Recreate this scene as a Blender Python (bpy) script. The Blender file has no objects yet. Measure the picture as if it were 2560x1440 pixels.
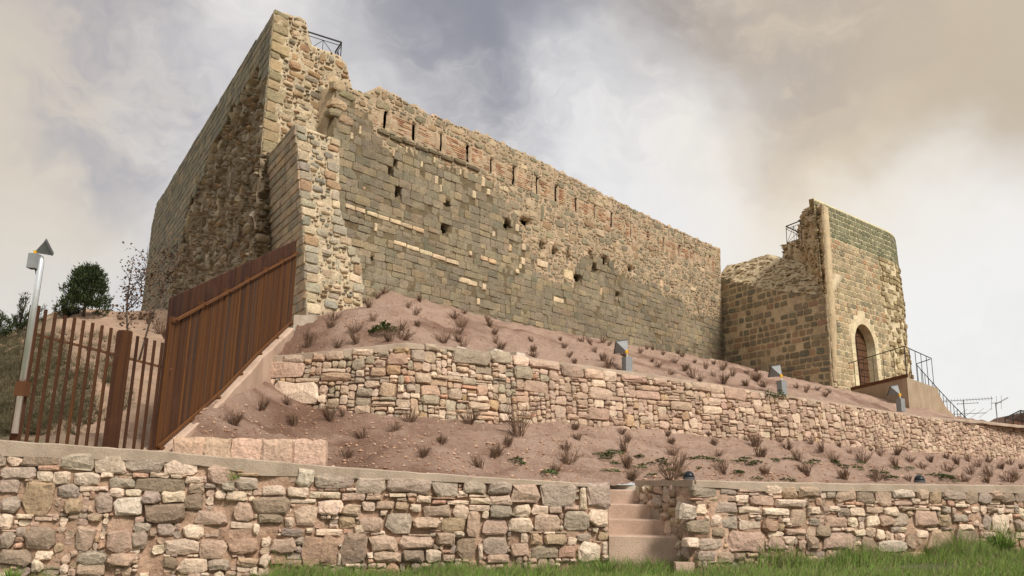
import bpy, bmesh, math, random
import numpy as np
from mathutils import Vector, Matrix, noise
from mathutils.bvhtree import BVHTree

S = bpy.context.scene
COL = S.collection
rad = math.radians

# ------------------------------------------------------------------ camera
FPX, THETA, ROLL, EYE = 2078.0, math.atan(485 / 2078.0), rad(1.2), Vector((0, 0, 1.1))
_F = Vector((0, math.cos(THETA), math.sin(THETA)))
_U0 = Vector((0, -math.sin(THETA), math.cos(THETA)))
_R0 = Vector((1, 0, 0))
_R = _R0 * math.cos(ROLL) + _U0 * math.sin(ROLL)
_U = _U0 * math.cos(ROLL) - _R0 * math.sin(ROLL)
cam = bpy.data.cameras.new('camera')
cam.sensor_width = 36.0
cam.lens = 36.0 * FPX / 2560.0
cam.clip_start, cam.clip_end = 0.05, 3000
camo = bpy.data.objects.new('camera', cam)
COL.objects.link(camo)
camo.matrix_world = Matrix(((_R.x, _U.x, -_F.x, EYE.x), (_R.y, _U.y, -_F.y, EYE.y), (_R.z, _U.z, -_F.z, EYE.z), (0, 0, 0, 1)))
S.camera = camo

# ------------------------------------------------------------------ light
SUN_EL, SUN_AZ = rad(44), rad(142)      # azimuth clockwise from +Y (the view direction)
sun = bpy.data.lights.new('sun', 'SUN')
sun.energy, sun.angle, sun.color = 1.5, rad(14), (1.0, 0.95, 0.88)
suno = bpy.data.objects.new('sun', sun)
COL.objects.link(suno)
sd = Vector((math.sin(SUN_AZ) * math.cos(SUN_EL), math.cos(SUN_AZ) * math.cos(SUN_EL), math.sin(SUN_EL)))
suno.rotation_euler = sd.to_track_quat('Z', 'Y').to_euler()
suno.location = (0, 0, 40)

S.view_settings.view_transform = 'Standard'
S.view_settings.look = 'None'
S.view_settings.gamma = 1.0
S.view_settings.use_curve_mapping = False
S.view_settings.exposure = 1.42
S.render.engine = 'CYCLES'
S.cycles.max_bounces = 6

class NT:
    """small helper for node trees"""
    def __init__(s, tree):
        s.t = tree
        tree.nodes.clear()
    def n(s, typ, **kw):
        nd = s.t.nodes.new(typ)
        for k, v in kw.items():
            if k.startswith('i_'):
                key = k[2:]
                key = int(key) if key.isdigit() else key.replace('_', ' ')
                s.set(nd.inputs[key], v)
            else:
                setattr(nd, k, v)
        return nd
    def set(s, sock, v):
        if isinstance(v, bpy.types.NodeSocket):
            s.t.links.new(v, sock)
        elif isinstance(v, tuple) and len(v) == 3 and sock.type == 'RGBA':
            sock.default_value = (*v, 1)
        else:
            sock.default_value = v
    def math(s, op, a, b=0.0, clamp=False):
        nd = s.n('ShaderNodeMath', operation=op, use_clamp=clamp)
        s.set(nd.inputs[0], a); s.set(nd.inputs[1], b)
        return nd.outputs[0]
    def vmath(s, op, a, b=(0, 0, 0)):
        nd = s.n('ShaderNodeVectorMath', operation=op)
        s.set(nd.inputs[0], a); s.set(nd.inputs[1], b)
        return nd.outputs['Value'] if op in ('DOT_PRODUCT', 'LENGTH') else nd.outputs[0]
    def noise(s, vec, scale, detail=4.0, rough=0.55, dist=0.0, col=False):
        nd = s.n('ShaderNodeTexNoise')
        s.set(nd.inputs['Vector'], vec)
        nd.inputs['Scale'].default_value = scale
        nd.inputs['Detail'].default_value = detail
        nd.inputs['Roughness'].default_value = rough
        nd.inputs['Distortion'].default_value = dist
        return nd.outputs['Color' if col else 'Fac']
    def ramp(s, fac, a, b, lo=0.0, hi=1.0):
        nd = s.n('ShaderNodeMapRange', interpolation_type='SMOOTHSTEP')
        s.set(nd.inputs[0], fac)
        for i, v in enumerate((a, b, lo, hi)):
            nd.inputs[1 + i].default_value = v
        return nd.outputs[0]
    def mix(s, fac, a, b, mode='MIX'):
        nd = s.n('ShaderNodeMix', data_type='RGBA', blend_type=mode)
        s.set(nd.inputs[0], fac); s.set(nd.inputs[6], a); s.set(nd.inputs[7], b)
        return nd.outputs[2]

def ray(px, py):
    return _F * FPX + _R * (px - 1280.0) - _U * (py - 720.0)
def PT(px, py, Y):
    d = ray(px, py)
    return EYE + d * ((Y - EYE.y) / d.y)
def proj(p):
    d = Vector(p) - EYE
    w = d.dot(_F)
    return 1280 + FPX * d.dot(_R) / w, 720 - FPX * d.dot(_U) / w

# ------------------------------------------------------------------ sky
world = bpy.data.worlds.new('World')
S.world = world
world.use_nodes = True
T = NT(world.node_tree)
geo = T.n('ShaderNodeTexCoord').outputs['Generated']
sky = T.n('ShaderNodeTexSky', sky_type='NISHITA')
sky.sun_disc = False
sky.sun_elevation, sky.sun_rotation = SUN_EL, SUN_AZ
warp = T.vmath('ADD', geo, T.vmath('SCALE', T.vmath('SUBTRACT', T.noise(geo, 2.6, 5, 0.6, 0, True), (0.5, 0.5, 0.5)), (0, 0, 0)))
warp.node.inputs[1].links[0].from_node.inputs['Scale'].default_value = 0.42
stretch = T.n('ShaderNodeMapping')
T.set(stretch.inputs[0], warp)
stretch.inputs['Rotation'].default_value = (0, rad(28), 0)
stretch.inputs['Scale'].default_value = (0.8, 0.8, 1.9)
cl = T.noise(stretch.outputs[0], 3.4, 7, 0.58)
cl2 = T.noise(stretch.outputs[0], 1.5, 3, 0.5)
def blob(px, py, r0, r1):
    d = ray(px, py).normalized()
    nrm = T.vmath('NORMALIZE', warp)
    return T.ramp(T.vmath('DOT_PRODUCT', nrm, tuple(d)), math.cos(r1), math.cos(r0))
WHITE, GREY, BLUE, TAN, BROWN = (0.77, 0.738, 0.70), (0.46, 0.445, 0.45), (0.17, 0.175, 0.215), (0.75, 0.61, 0.405), (0.36, 0.285, 0.195)
c = T.mix(T.ramp(cl, 0.40, 0.66), WHITE, (0.60, 0.575, 0.56))
c = T.mix(T.math('MULTIPLY', T.ramp(cl2, 0.45, 0.7), 0.35), c, GREY)
c = T.mix(T.math('MULTIPLY', blob(2150, 150, rad(4), rad(20)), 0.80), c, TAN)
c = T.mix(T.math('MULTIPLY', blob(2600, 60, rad(2), rad(14)), 0.55), c, BROWN)
c = T.mix(T.math('MULTIPLY', blob(-150, 60, rad(3), rad(19)), 0.7), c, (0.44, 0.36, 0.27))
c = T.mix(T.math('MULTIPLY', blob(-60, 480, rad(2), rad(12)), 0.45), c, (0.72, 0.62, 0.46))
dark = T.math('MULTIPLY', blob(1400, 10, rad(3), rad(18)), T.ramp(cl, 0.36, 0.60))
c = T.mix(T.math('MULTIPLY', dark, 0.78), c, (0.29, 0.28, 0.295))
c = T.mix(T.math('MULTIPLY', T.math('MULTIPLY', blob(1400, 60, rad(1), rad(13)), T.ramp(cl, 0.42, 0.64)), 0.55), c, BLUE)
c = T.mix(T.math('MULTIPLY', blob(340, 200, rad(1), rad(9)), T.ramp(cl, 0.38, 0.60, 0.0, 0.85)), c, (0.34, 0.325, 0.35))
c = T.mix(T.math('MULTIPLY', blob(1880, 80, rad(2), rad(11)), T.ramp(cl, 0.36, 0.60, 0.0, 0.7)), c, (0.38, 0.32, 0.265))
c = T.mix(T.math('MULTIPLY', blob(1650, 480, rad(3), rad(13)), 0.55), c, (0.85, 0.835, 0.82))
c = T.mix(T.math('MULTIPLY', blob(2450, 850, rad(3), rad(15)), 0.6), c, (0.86, 0.84, 0.81))
# a veil of cloud in front of the physical sky: the sky itself is scaled by the Background strength
sc = T.n('ShaderNodeVectorMath', operation='SCALE')
T.set(sc.inputs[0], c)
sc.inputs['Scale'].default_value = 4.2
fin = T.mix(0.93, sky.outputs[0], sc.outputs[0])
bg = T.n('ShaderNodeBackground')
T.set(bg.inputs[0], fin)
bg.inputs[1].default_value = 0.1
out = T.n('ShaderNodeOutputWorld')
T.t.links.new(bg.outputs[0], out.inputs[0])

# ------------------------------------------------------------------ materials
MATS = {}
def mat(name, build, rough=0.9, metal=0.0):
    m = bpy.data.materials.new(name)
    m.use_nodes = True
    t = NT(m.node_tree)
    bs = t.n('ShaderNodeBsdfPrincipled')
    bs.inputs['Roughness'].default_value = rough
    bs.inputs['Metallic'].default_value = metal
    bs.inputs['Specular IOR Level'].default_value = 0.25
    o = t.n('ShaderNodeOutputMaterial')
    t.t.links.new(bs.outputs[0], o.inputs[0])
    col, hgt, dist = build(t, bs)
    t.set(bs.inputs['Base Color'], col)
    if hgt is not None:
        b = t.n('ShaderNodeBump')
        b.inputs['Strength'].default_value = 1.0
        b.inputs['Distance'].default_value = dist
        t.set(b.inputs['Height'], hgt)
        t.t.links.new(b.outputs[0], bs.inputs['Normal'])
    MATS[name] = m
    return m

def _pos(t):
    return t.n('ShaderNodeNewGeometry').outputs['Position']

def _masonry(t, bs):
    p = _pos(t)
    tint = t.n('ShaderNodeAttribute', attribute_name='tint').outputs['Color']
    n1 = t.noise(p, 3.2, 6, 0.65)
    n2 = t.noise(p, 26, 5, 0.7)
    n3 = t.noise(p, 1.1, 4, 0.6)
    st = t.n('ShaderNodeMapping')
    t.set(st.inputs[0], p); st.inputs['Scale'].default_value = (9, 9, 0.9)
    run = t.noise(st.outputs[0], 1.0, 4, 0.6)
    k = t.math('MULTIPLY', t.ramp(n1, 0.25, 0.75, 0.82, 1.18), t.ramp(n2, 0.25, 0.75, 0.72, 1.24))
    sc = t.n('ShaderNodeVectorMath', operation='SCALE')
    t.set(sc.inputs[0], tint); t.set(sc.inputs['Scale'], k)
    c = sc.outputs[0]
    c = t.mix(t.ramp(n3, 0.52, 0.72, 0.0, 0.22), c, (0.20, 0.155, 0.105))        # grime
    c = t.mix(t.ramp(run, 0.56, 0.74, 0.0, 0.22), c, (0.20, 0.165, 0.115))        # rain streaks
    c = t.mix(t.ramp(t.noise(p, 8.0, 4, 0.7), 0.62, 0.72, 0.0, 0.35), c, (0.46, 0.41, 0.31))   # pale lichen and salts
    h = t.math('ADD', t.math('MULTIPLY', n2, 0.6), t.math('MULTIPLY', t.noise(p, 9, 6, 0.65), 1.0))
    return c, h, 0.035
mat('masonry', _masonry)

def _soil(t, bs):
    p = _pos(t)
    n1 = t.noise(p, 0.8, 5, 0.6); n2 = t.noise(p, 7, 6, 0.7); n3 = t.noise(p, 60, 3, 0.7)
    c = t.mix(t.ramp(n1, 0.35, 0.68), (0.62, 0.410, 0.300), (0.48, 0.300, 0.212))
    c = t.mix(t.ramp(n2, 0.40, 0.70, 0, 0.7), c, (0.67, 0.485, 0.370))
    c = t.mix(t.ramp(n3, 0.54, 0.68, 0, 0.55), c, (0.66, 0.51, 0.41))
    c = t.mix(t.ramp(n3, 0.46, 0.30, 0, 0.6), c, (0.22, 0.120, 0.076))
    dry = t.n('ShaderNodeAttribute', attribute_name='dark_mask').outputs['Fac']
    c = t.mix(dry, c, (0.23, 0.118, 0.072))  # damp patches and the painted furrow shade darken the soil
    h = t.math('ADD', t.math('MULTIPLY', n2, 0.7), t.math('ADD', t.math('MULTIPLY', n3, 0.4), t.math('MULTIPLY', t.noise(p, 19, 5, 0.75), 0.8)))
    return c, h, 0.13
mat('soil', _soil)

def _hill(t, bs):
    p = _pos(t)
    n1 = t.noise(p, 0.55, 6, 0.65); n2 = t.noise(p, 3.2, 6, 0.7); n3 = t.noise(p, 30, 4, 0.7)
    c = t.mix(t.ramp(n1, 0.38, 0.62), (0.43, 0.285, 0.195), (0.31, 0.205, 0.135))
    c = t.mix(t.ramp(n2, 0.48, 0.66, 0, 0.7), c, (0.42, 0.31, 0.22))
    gr = t.n('ShaderNodeAttribute', attribute_name='dark_mask').outputs['Fac']
    c = t.mix(t.math('MULTIPLY', gr, t.ramp(n2, 0.36, 0.58)), c, (0.115, 0.105, 0.05))
    c = t.mix(t.ramp(n3, 0.55, 0.7, 0, 0.4), c, (0.42, 0.33, 0.24))
    h = t.math('ADD', t.math('MULTIPLY', n2, 1.0), t.math('MULTIPLY', n3, 0.3))
    return c, h, 0.10
mat('hill', _hill)

def _concrete(base, dk):
    def f(t, bs):
        p = _pos(t)
        n1 = t.noise(p, 2.0, 6, 0.65); n2 = t.noise(p, 45, 4, 0.75)
        st = t.n('ShaderNodeMapping')
        t.set(st.inputs[0], p); st.inputs['Scale'].default_value = (6, 6, 0.8)
        run = t.noise(st.outputs[0], 1.0, 4, 0.6)
        c = t.mix(t.ramp(n1, 0.33, 0.7), base, dk)
        c = t.mix(t.ramp(n2, 0.55, 0.72, 0, 0.45), c, tuple(min(1, x * 1.35) for x in base))
        c = t.mix(t.ramp(n2, 0.45, 0.30, 0, 0.35), c, tuple(x * 0.6 for x in dk))
        c = t.mix(t.ramp(run, 0.52, 0.75, 0, 0.4), c, tuple(x * 0.72 for x in dk))
        return c, t.math('ADD', n2, t.math('MULTIPLY', n1, 0.6)), 0.012
    return f
mat('concrete', _concrete((0.44, 0.345, 0.255), (0.32, 0.245, 0.175)))
mat('step_concrete', _concrete((0.54, 0.385, 0.285), (0.41, 0.285, 0.205)))
mat('white_concrete', _concrete((0.66, 0.58, 0.47), (0.46, 0.36, 0.27)))
mat('landing_concrete', _concrete((0.40, 0.30, 0.205), (0.31, 0.225, 0.145)))
mat('pink_rock', _concrete((0.52, 0.365, 0.275), (0.42, 0.28, 0.205)))

def _rust(t, bs):
    p = _pos(t)
    st = t.n('ShaderNodeMapping')
    t.set(st.inputs[0], p); st.inputs['Scale'].default_value = (14, 14, 0.7)
    n1 = t.noise(st.outputs[0], 1.0, 5, 0.65); n2 = t.noise(p, 40, 4, 0.7); n3 = t.noise(p, 2.2, 4, 0.6)
    tint = t.n('ShaderNodeAttribute', attribute_name='tint').outputs['Color']
    c = t.mix(t.ramp(n1, 0.42, 0.66, 0, 0.32), tint, (0.16, 0.060, 0.014))
    c = t.mix(t.ramp(n3, 0.48, 0.68, 0, 0.6), c, (0.085, 0.035, 0.018))
    c = t.mix(t.ramp(n2, 0.58, 0.74, 0, 0.2), c, (0.22, 0.085, 0.022))
    return c, n2, 0.004
mat('rust', _rust, 0.85)

def flat(col, var=0.25, scale=12.0, bump=0.0):
    def f(t, bs):
        n = t.noise(_pos(t), scale, 5, 0.65)
        c = t.mix(t.ramp(n, 0.3, 0.7), tuple(x * (1 - var) for x in col), tuple(x * (1 + var) for x in col))
        return c, (n if bump else None), bump
    return f
mat('black_metal', flat((0.018, 0.015, 0.014)), 0.5)
mat('zinc', flat((0.82, 0.83, 0.84), 0.08, 4), 0.34, 0.85)
mat('lamp_grey', flat((0.24, 0.245, 0.24), 0.10), 0.55)
mat('lamp_dark', flat((0.085, 0.085, 0.085), 0.15), 0.55)
mat('yellow_plastic', flat((0.72, 0.38, 0.015), 0.1), 0.5)
mat('dome_black', flat((0.012, 0.015, 0.018), 0.2), 0.35)
mat('timber', flat((0.088, 0.040, 0.018), 0.35, 9, 0.004), 0.7)
mat('timber_dark', flat((0.035, 0.015, 0.008), 0.3, 9), 0.7)
mat('roof_brown', flat((0.12, 0.06, 0.035), 0.4, 6, 0.02), 0.9)
mat('far_metal', flat((0.16, 0.15, 0.15), 0.1), 0.6)

def _leaf(a, b, sc=5.0):
    def f(t, bs):
        p = _pos(t)
        r = t.n('ShaderNodeNewGeometry').outputs['Random Per Island']
        n = t.noise(p, sc, 3, 0.6)
        c = t.mix(t.math('MULTIPLY', t.math('ADD', r, n), 0.5, True), a, b)
        return c, None, 0
    return f
mat('heather', _leaf((0.075, 0.042, 0.026), (0.26, 0.165, 0.105)), 0.9)
mat('grass', _leaf((0.055, 0.115, 0.016), (0.26, 0.36, 0.075), 1.6), 0.8)
mat('dry_grass', _leaf((0.15, 0.12, 0.06), (0.33, 0.26, 0.14)), 0.9)
mat('weed', _leaf((0.040, 0.070, 0.020), (0.16, 0.20, 0.065)), 0.8)
mat('pine_needles', _leaf((0.012, 0.022, 0.009), (0.060, 0.078, 0.024), 2.5), 0.8)
mat('brown_leaf', _leaf((0.05, 0.03, 0.02), (0.16, 0.085, 0.045)), 0.9)
mat('scrub', _leaf((0.045, 0.042, 0.022), (0.155, 0.125, 0.065)), 0.9)
mat('bark', flat((0.10, 0.075, 0.055), 0.35, 20, 0.01), 0.95)
def _ground(t, bs):
    p = _pos(t)
    n = t.noise(p, 1.4, 6, 0.7)
    c = t.mix(t.ramp(n, 0.35, 0.65), (0.065, 0.085, 0.025), (0.13, 0.115, 0.055))
    return c, t.noise(p, 20, 5, 0.7), 0.03
mat('turf', _ground)

# ------------------------------------------------------------------ objects
ORG = {}
def link(name, verts, faces, material, parent=None, origin=None, smooth=False, tints=None, attr=None, kind=None):
    """one mesh object from world coordinates; tints: one colour per vertex, attr: (name, floats per vertex)"""
    v = np.asarray(verts, dtype=np.float64).reshape(-1, 3)
    if origin is None:
        origin = (float((v[:, 0].min() + v[:, 0].max()) / 2), float((v[:, 1].min() + v[:, 1].max()) / 2), float(v[:, 2].min()))
    o3 = np.array(origin, dtype=np.float64)
    me = bpy.data.meshes.new(name)
    me.from_pydata((v - o3).tolist(), [], faces)
    for m in (material if isinstance(material, (list, tuple)) else [material]):
        me.materials.append(MATS[m])
    if smooth:
        me.polygons.foreach_set('use_smooth', [True] * len(me.polygons))
    if tints is not None:
        a = me.attributes.new('tint', 'FLOAT_COLOR', 'POINT')
        t = np.ones((len(v), 4)); t[:, :3] = np.asarray(tints)
        a.data.foreach_set('color', t.ravel())
    if attr is not None:
        a = me.attributes.new(attr[0], 'FLOAT', 'POINT')
        a.data.foreach_set('value', np.asarray(attr[1], dtype=np.float64))
    o = bpy.data.objects.new(name, me)
    COL.objects.link(o)
    ORG[o.name] = Vector(origin)
    if parent is not None:
        o.parent = parent
        o.location = Vector(origin) - ORG[parent.name]
    else:
        o.location = origin
    if kind:
        o['kind'] = kind
    return o
def empty(name, loc):
    o = bpy.data.objects.new(name, None)
    o.empty_display_size = 0.2
    COL.objects.link(o)
    o.location = loc
    ORG[o.name] = Vector(loc)
    return o
def tag(o, label, cat, group=None):
    o['label'], o['category'] = label, cat
    if group:
        o['group'] = group
    return o

class MB:
    """collects shapes in world coordinates"""
    def __init__(s):
        s.v, s.f, s.mi = [], [], []
    def add(s, vs, fs):
        b = len(s.v)
        s.v += [tuple(p) for p in vs]
        s.f += [tuple(b + i for i in f) for f in fs]
    def hexa(s, q0, q1):
        """two quads (4 points each) joined into a closed solid"""
        s.add(list(q0) + list(q1), [(3, 2, 1, 0), (4, 5, 6, 7), (0, 1, 5, 4), (1, 2, 6, 5), (2, 3, 7, 6), (3, 0, 4, 7)])
    def box(s, c, size, ax=None):
        ax = ax or (Vector((1, 0, 0)), Vector((0, 1, 0)), Vector((0, 0, 1)))
        c = Vector(c)
        h = [a * (d / 2) for a, d in zip(ax, size)]
        q = lambda k: [c - h[0] - h[1] + h[2] * k, c + h[0] - h[1] + h[2] * k, c + h[0] + h[1] + h[2] * k, c - h[0] + h[1] + h[2] * k]
        s.hexa(q(-1), q(1))
    def bar(s, a, b, w, d=None, up=None):
        a, b = Vector(a), Vector(b)
        z = (b - a).normalized()
        up = Vector(up) if up else (Vector((0, 0, 1)) if abs(z.z) < 0.9 else Vector((0, 1, 0)))
        x = z.cross(up).normalized()
        y = x.cross(z)
        d = d or w
        q = lambda p: [p - x * w / 2 - y * d / 2, p + x * w / 2 - y * d / 2, p + x * w / 2 + y * d / 2, p - x * w / 2 + y * d / 2]
        s.hexa(q(a), q(b))
    def tube(s, pts, rs, n=8, cap=True):
        pts = [Vector(p) for p in pts]
        if not isinstance(rs, (list, tuple)):
            rs = [rs] * len(pts)
        b = len(s.v)
        for i, p in enumerate(pts):
            d = (pts[min(i + 1, len(pts) - 1)] - pts[max(i - 1, 0)]).normalized()
            u = Vector((0, 0, 1)) if abs(d.z) < 0.9 else Vector((0, 1, 0))
            x = d.cross(u).normalized(); y = x.cross(d)
            for k in range(n):
                a = 2 * math.pi * k / n
                s.v.append(tuple(p + x * (math.cos(a) * rs[i]) + y * (math.sin(a) * rs[i])))
        for i in range(len(pts) - 1):
            for k in range(n):
                k2 = (k + 1) % n
                s.f.append((b + i * n + k, b + i * n + k2, b + (i + 1) * n + k2, b + (i + 1) * n + k))
        if cap:
            s.f.append(tuple(b + k for k in range(n - 1, -1, -1)))
            e = b + (len(pts) - 1) * n
            s.f.append(tuple(e + k for k in range(n)))
    def build(s, name, m, parent=None, smooth=False, tint=None, **kw):
        t = None if tint is None else [tint] * len(s.v)
        return link(name, s.v, s.f, m, parent, smooth=smooth, tints=t, **kw)

def lerp(a, b, t):
    return a + (b - a) * t
def nz(x, y, z=0.0, o=3):
    return noise.fractal(Vector((x, y, z)), 0.9, 2.1, o)

# ------------------------------------------------------------------ masonry
def lin(r, g, b, k=1.0):
    f = lambda x: ((x / 255 + 0.055) / 1.055) ** 2.4 if x > 10 else x / 255 / 12.92
    return (f(r) * k, f(g) * k, f(b) * k)

class Wall:
    """an upright (or leaning) face over a plan polyline: u runs along it, v is the height, d stands out towards the viewer"""
    def __init__(s, nodes, batter=0.0, v0=0.0, disp=None, smooth=False):
        s.n = [Vector((p[0], p[1])) for p in nodes]
        s.batter, s.v0, s.smooth = batter, v0, smooth
        s.disp = disp or (lambda u, v: 0.0)
        s.L = [0.0]
        s.sn = []
        for a, b in zip(s.n, s.n[1:]):
            s.L.append(s.L[-1] + (b - a).length)
            t = (b - a).normalized()
            k = Vector((t.y, -t.x))
            s.sn.append(k)
        dots = [k.dot((Vector((EYE.x, EYE.y)) - a).normalized()) for k, a in zip(s.sn, s.n)]
        if dots[0] < 0:
            s.sn = [-k for k in s.sn]
        s.nn = [s.sn[0]] + [(a + b).normalized() for a, b in zip(s.sn, s.sn[1:])] + [s.sn[-1]]
        s.U = s.L[-1]
    def seg(s, u):
        i = 0
        while i < len(s.sn) - 1 and u > s.L[i + 1]:
            i += 1
        return i, (u - s.L[i]) / (s.L[i + 1] - s.L[i])
    def frame(s, u):
        i, t = s.seg(u)
        p = s.n[i] + (s.n[i + 1] - s.n[i]) * t
        k = (s.nn[i] * (1 - t) + s.nn[i + 1] * t).normalized() if s.smooth and 0 <= t <= 1 else s.sn[i]
        return p, k
    def P(s, u, v, d=0.0):
        p, k = s.frame(u)
        q = p + k * (d - s.batter * (v - (s.v0(u) if callable(s.v0) else s.v0)))
        return Vector((q.x, q.y, v))
    def hit(s, px, py):
        d = ray(px, py)
        best = None
        for i, k in enumerate(s.sn):
            a, b = s.n[i], s.n[i + 1]
            f0 = s.v0 if callable(s.v0) else (lambda u_: s.v0)
            tt = (b - a).normalized()
            uu = (b - a).length / 2
            v = f0(uu)
            for _ in range(40 if s.batter else 1):
                o = a - k * (s.batter * (v - f0(s.L[i] + uu)))
                den = d.x * k.x + d.y * k.y
                if abs(den) < 1e-9:
                    break
                t = ((o.x - EYE.x) * k.x + (o.y - EYE.y) * k.y) / den
                h = EYE + d * t
                v = 0.5 * (v + h.z) if s.batter > 0.5 else h.z
                uu = (Vector((h.x, h.y)) - a).dot(tt)
            uu = (Vector((h.x, h.y)) - a).dot(tt)
            ln = (b - a).length
            lo = -1e9 if i == 0 else 0
            hi = 1e9 if i == len(s.sn) - 1 else ln
            miss = max(lo - uu, uu - hi, 0)
            if t > 0 and (best is None or miss < best[0]):
                best = (miss, s.L[i] + uu, h.z)
        return best[1], best[2]
    def edge(s, pts):
        """pixel list -> (u array, v array) sorted along u"""
        q = sorted(s.hit(*p) for p in pts)
        return np.array([a for a, b in q]), np.array([b for a, b in q])
    def set(s, bot, top, u0=None, u1=None):
        s.bu, s.bv = s.edge(bot) if isinstance(bot[0], tuple) else bot
        s.tu, s.tv = s.edge(top) if isinstance(top[0], tuple) else top
        s.u0 = s.tu[0] if u0 is None else u0
        s.u1 = s.tu[-1] if u1 is None else u1
        return s
    def top(s, u):
        return np.interp(u, s.tu, s.tv)
    def bot(s, u):
        return np.interp(u, s.bu, s.bv)

def core_grid(mb, w, res, tint, thick, rough=0.0, recess=0.0, rag=0.0, back=None, hole=None):
    """the wall body behind the stones: a displaced face with a top, a back and two ends; returns tints"""
    nu = max(2, int((w.u1 - w.u0) / res[0]) + 1)
    us = np.linspace(w.u0, w.u1, nu)
    bots, tops = w.bot(us), w.top(us)
    nv = max(2, int((tops - bots).max() / res[1]) + 1)
    b0 = len(mb.v)
    tn = []
    for i, u in enumerate(us):
        for j in range(nv):
            v = lerp(bots[i], tops[i], j / (nv - 1))
            d = w.disp(u, v) - recess
            if rough:
                d += rough * nz(u * 3.1 + 7, v * 3.1, 1.7, 4)
            mb.v.append(tuple(w.P(u, v + (rag * nz(u * 4, 3.3, v, 3) if j == nv - 1 else 0), d)))
            tn.append(tint(u, v))
        for v in (tops[i], bots[i]):
            mb.v.append(tuple(w.P(u, v, -thick) if back is None else w.P(u, v, 0) + Vector((back.x, back.y, 0)) * thick))
            tn.append(tint(u, v))
    m = nv + 2
    for i in range(nu - 1):
        for j in range(m - 1):
            if hole and j < nv - 1 and hole((us[i] + us[i + 1]) / 2, lerp(bots[i] + bots[i + 1], tops[i] + tops[i + 1], (j + .5) / (nv - 1)) / 2):
                continue
            a = b0 + i * m + j
            mb.f.append((a, a + m, a + m + 1, a + 1))
    mb.f.append(tuple(b0 + j for j in range(m)))
    e = b0 + (nu - 1) * m
    mb.f.append(tuple(e + j for j in range(m - 1, -1, -1)))
    return tn

def rect_poly(x0, y0, x1, y1, gap, jit, cut, rng, mids=True):
    x0 += gap / 2; x1 -= gap / 2; y0 += gap / 2; y1 -= gap / 2
    w, h = x1 - x0, y1 - y0
    m = min(w, h)
    if m < 0.012:
        return None
    r = lambda: rng.uniform(-1, 1) * jit * m
    c = [[cut * m * rng.uniform(0.3, 1.0) for _ in range(2)] for _ in range(4)]
    P = [(x0 + c[0][0], y0)]
    if mids and w > 1.6 * h: P.append((lerp(x0, x1, rng.uniform(.35, .65)), y0))
    P += [(x1 - c[1][0], y0), (x1, y0 + c[1][1])]
    if mids and h > 1.6 * w: P.append((x1, lerp(y0, y1, rng.uniform(.35, .65))))
    P += [(x1, y1 - c[2][1]), (x1 - c[2][0], y1)]
    if mids and w > 1.6 * h: P.append((lerp(x0, x1, rng.uniform(.35, .65)), y1))
    P += [(x0 + c[3][0], y1), (x0, y1 - c[3][1])]
    if mids and h > 1.6 * w: P.append((x0, lerp(y0, y1, rng.uniform(.35, .65))))
    P += [(x0, y0 + c[0][1])]
    return [(x + r(), y + r() * 0.8) for x, y in P]

def pack(w, cell, wr, hr, rng, placed=(), skip=None, band=None, umin=None, umax=None):
    """fills the face with rectangles round the ones already placed; returns them as (u0, v0, u1, v1)"""
    u0, u1 = (w.u0 if umin is None else umin), (w.u1 if umax is None else umax)
    us = np.arange(u0 + cell / 2, u1, cell)
    v0, v1 = float(w.bv.min()), float(w.tv.max())
    vs = np.arange(v0 + cell / 2, v1, cell)
    nC, nR = len(us), len(vs)
    occ = (vs[:, None] > w.top(us)[None, :]) | (vs[:, None] < w.bot(us)[None, :])
    if skip is not None:
        for r in range(nR):
            for c in range(nC):
                if not occ[r, c] and skip(us[c], vs[r]):
                    occ[r, c] = True
    for a, b, c, d in placed:
        occ[max(0, int(round((b - v0) / cell))):max(0, int(round((d - v0) / cell))), max(0, int(round((a - u0) / cell))):max(0, int(round((c - u0) / cell)))] = True
    outp = []
    wmin, wmax = max(1, int(wr[0] / cell)), max(1, int(wr[1] / cell))
    hmin, hmax = max(1, int(hr[0] / cell)), max(1, int(hr[1] / cell))
    for r in range(nR):
        row = occ[r]
        c = 0
        hb = band(vs[r], rng) if band else None
        while c < nC:
            if row[c]:
                c += 1; continue
            e = c
            while e < nC and not row[e] and e - c < wmax * 2:
                e += 1
            run = e - c
            ww = int(round(lerp(wmin, wmax, rng.random() ** 1.5)))
            if run - ww < wmin:
                ww = run if run <= wmax * 1.25 else run // 2
            ww = max(1, min(ww, run))
            hh = int(round(lerp(hmin, hmax, rng.random() ** 1.3))) if hb is None else max(1, int(round(hb / cell)))
            hh = min(hh, max(hmin, int(ww * 1.3)))
            k = 0
            while k < hh and r + k < nR and not occ[r + k, c:c + ww].any():
                k += 1
            # swallow what would be left as a sliver above
            if k < hh or (r + k < nR and k >= 1):
                g = 0
                while g < hmin and r + k + g < nR and not occ[r + k + g, c:c + ww].any():
                    g += 1
                if 0 < g < hmin:
                    k += g
            occ[r:r + k, c:c + ww] = True
            if k * cell >= hr[0] * 0.5 and ww * cell >= wr[0] * 0.5:
                outp.append((u0 + c * cell, v0 + r * cell, u0 + (c + ww) * cell, v0 + (r + k) * cell))
            c += ww
    return outp

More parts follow.
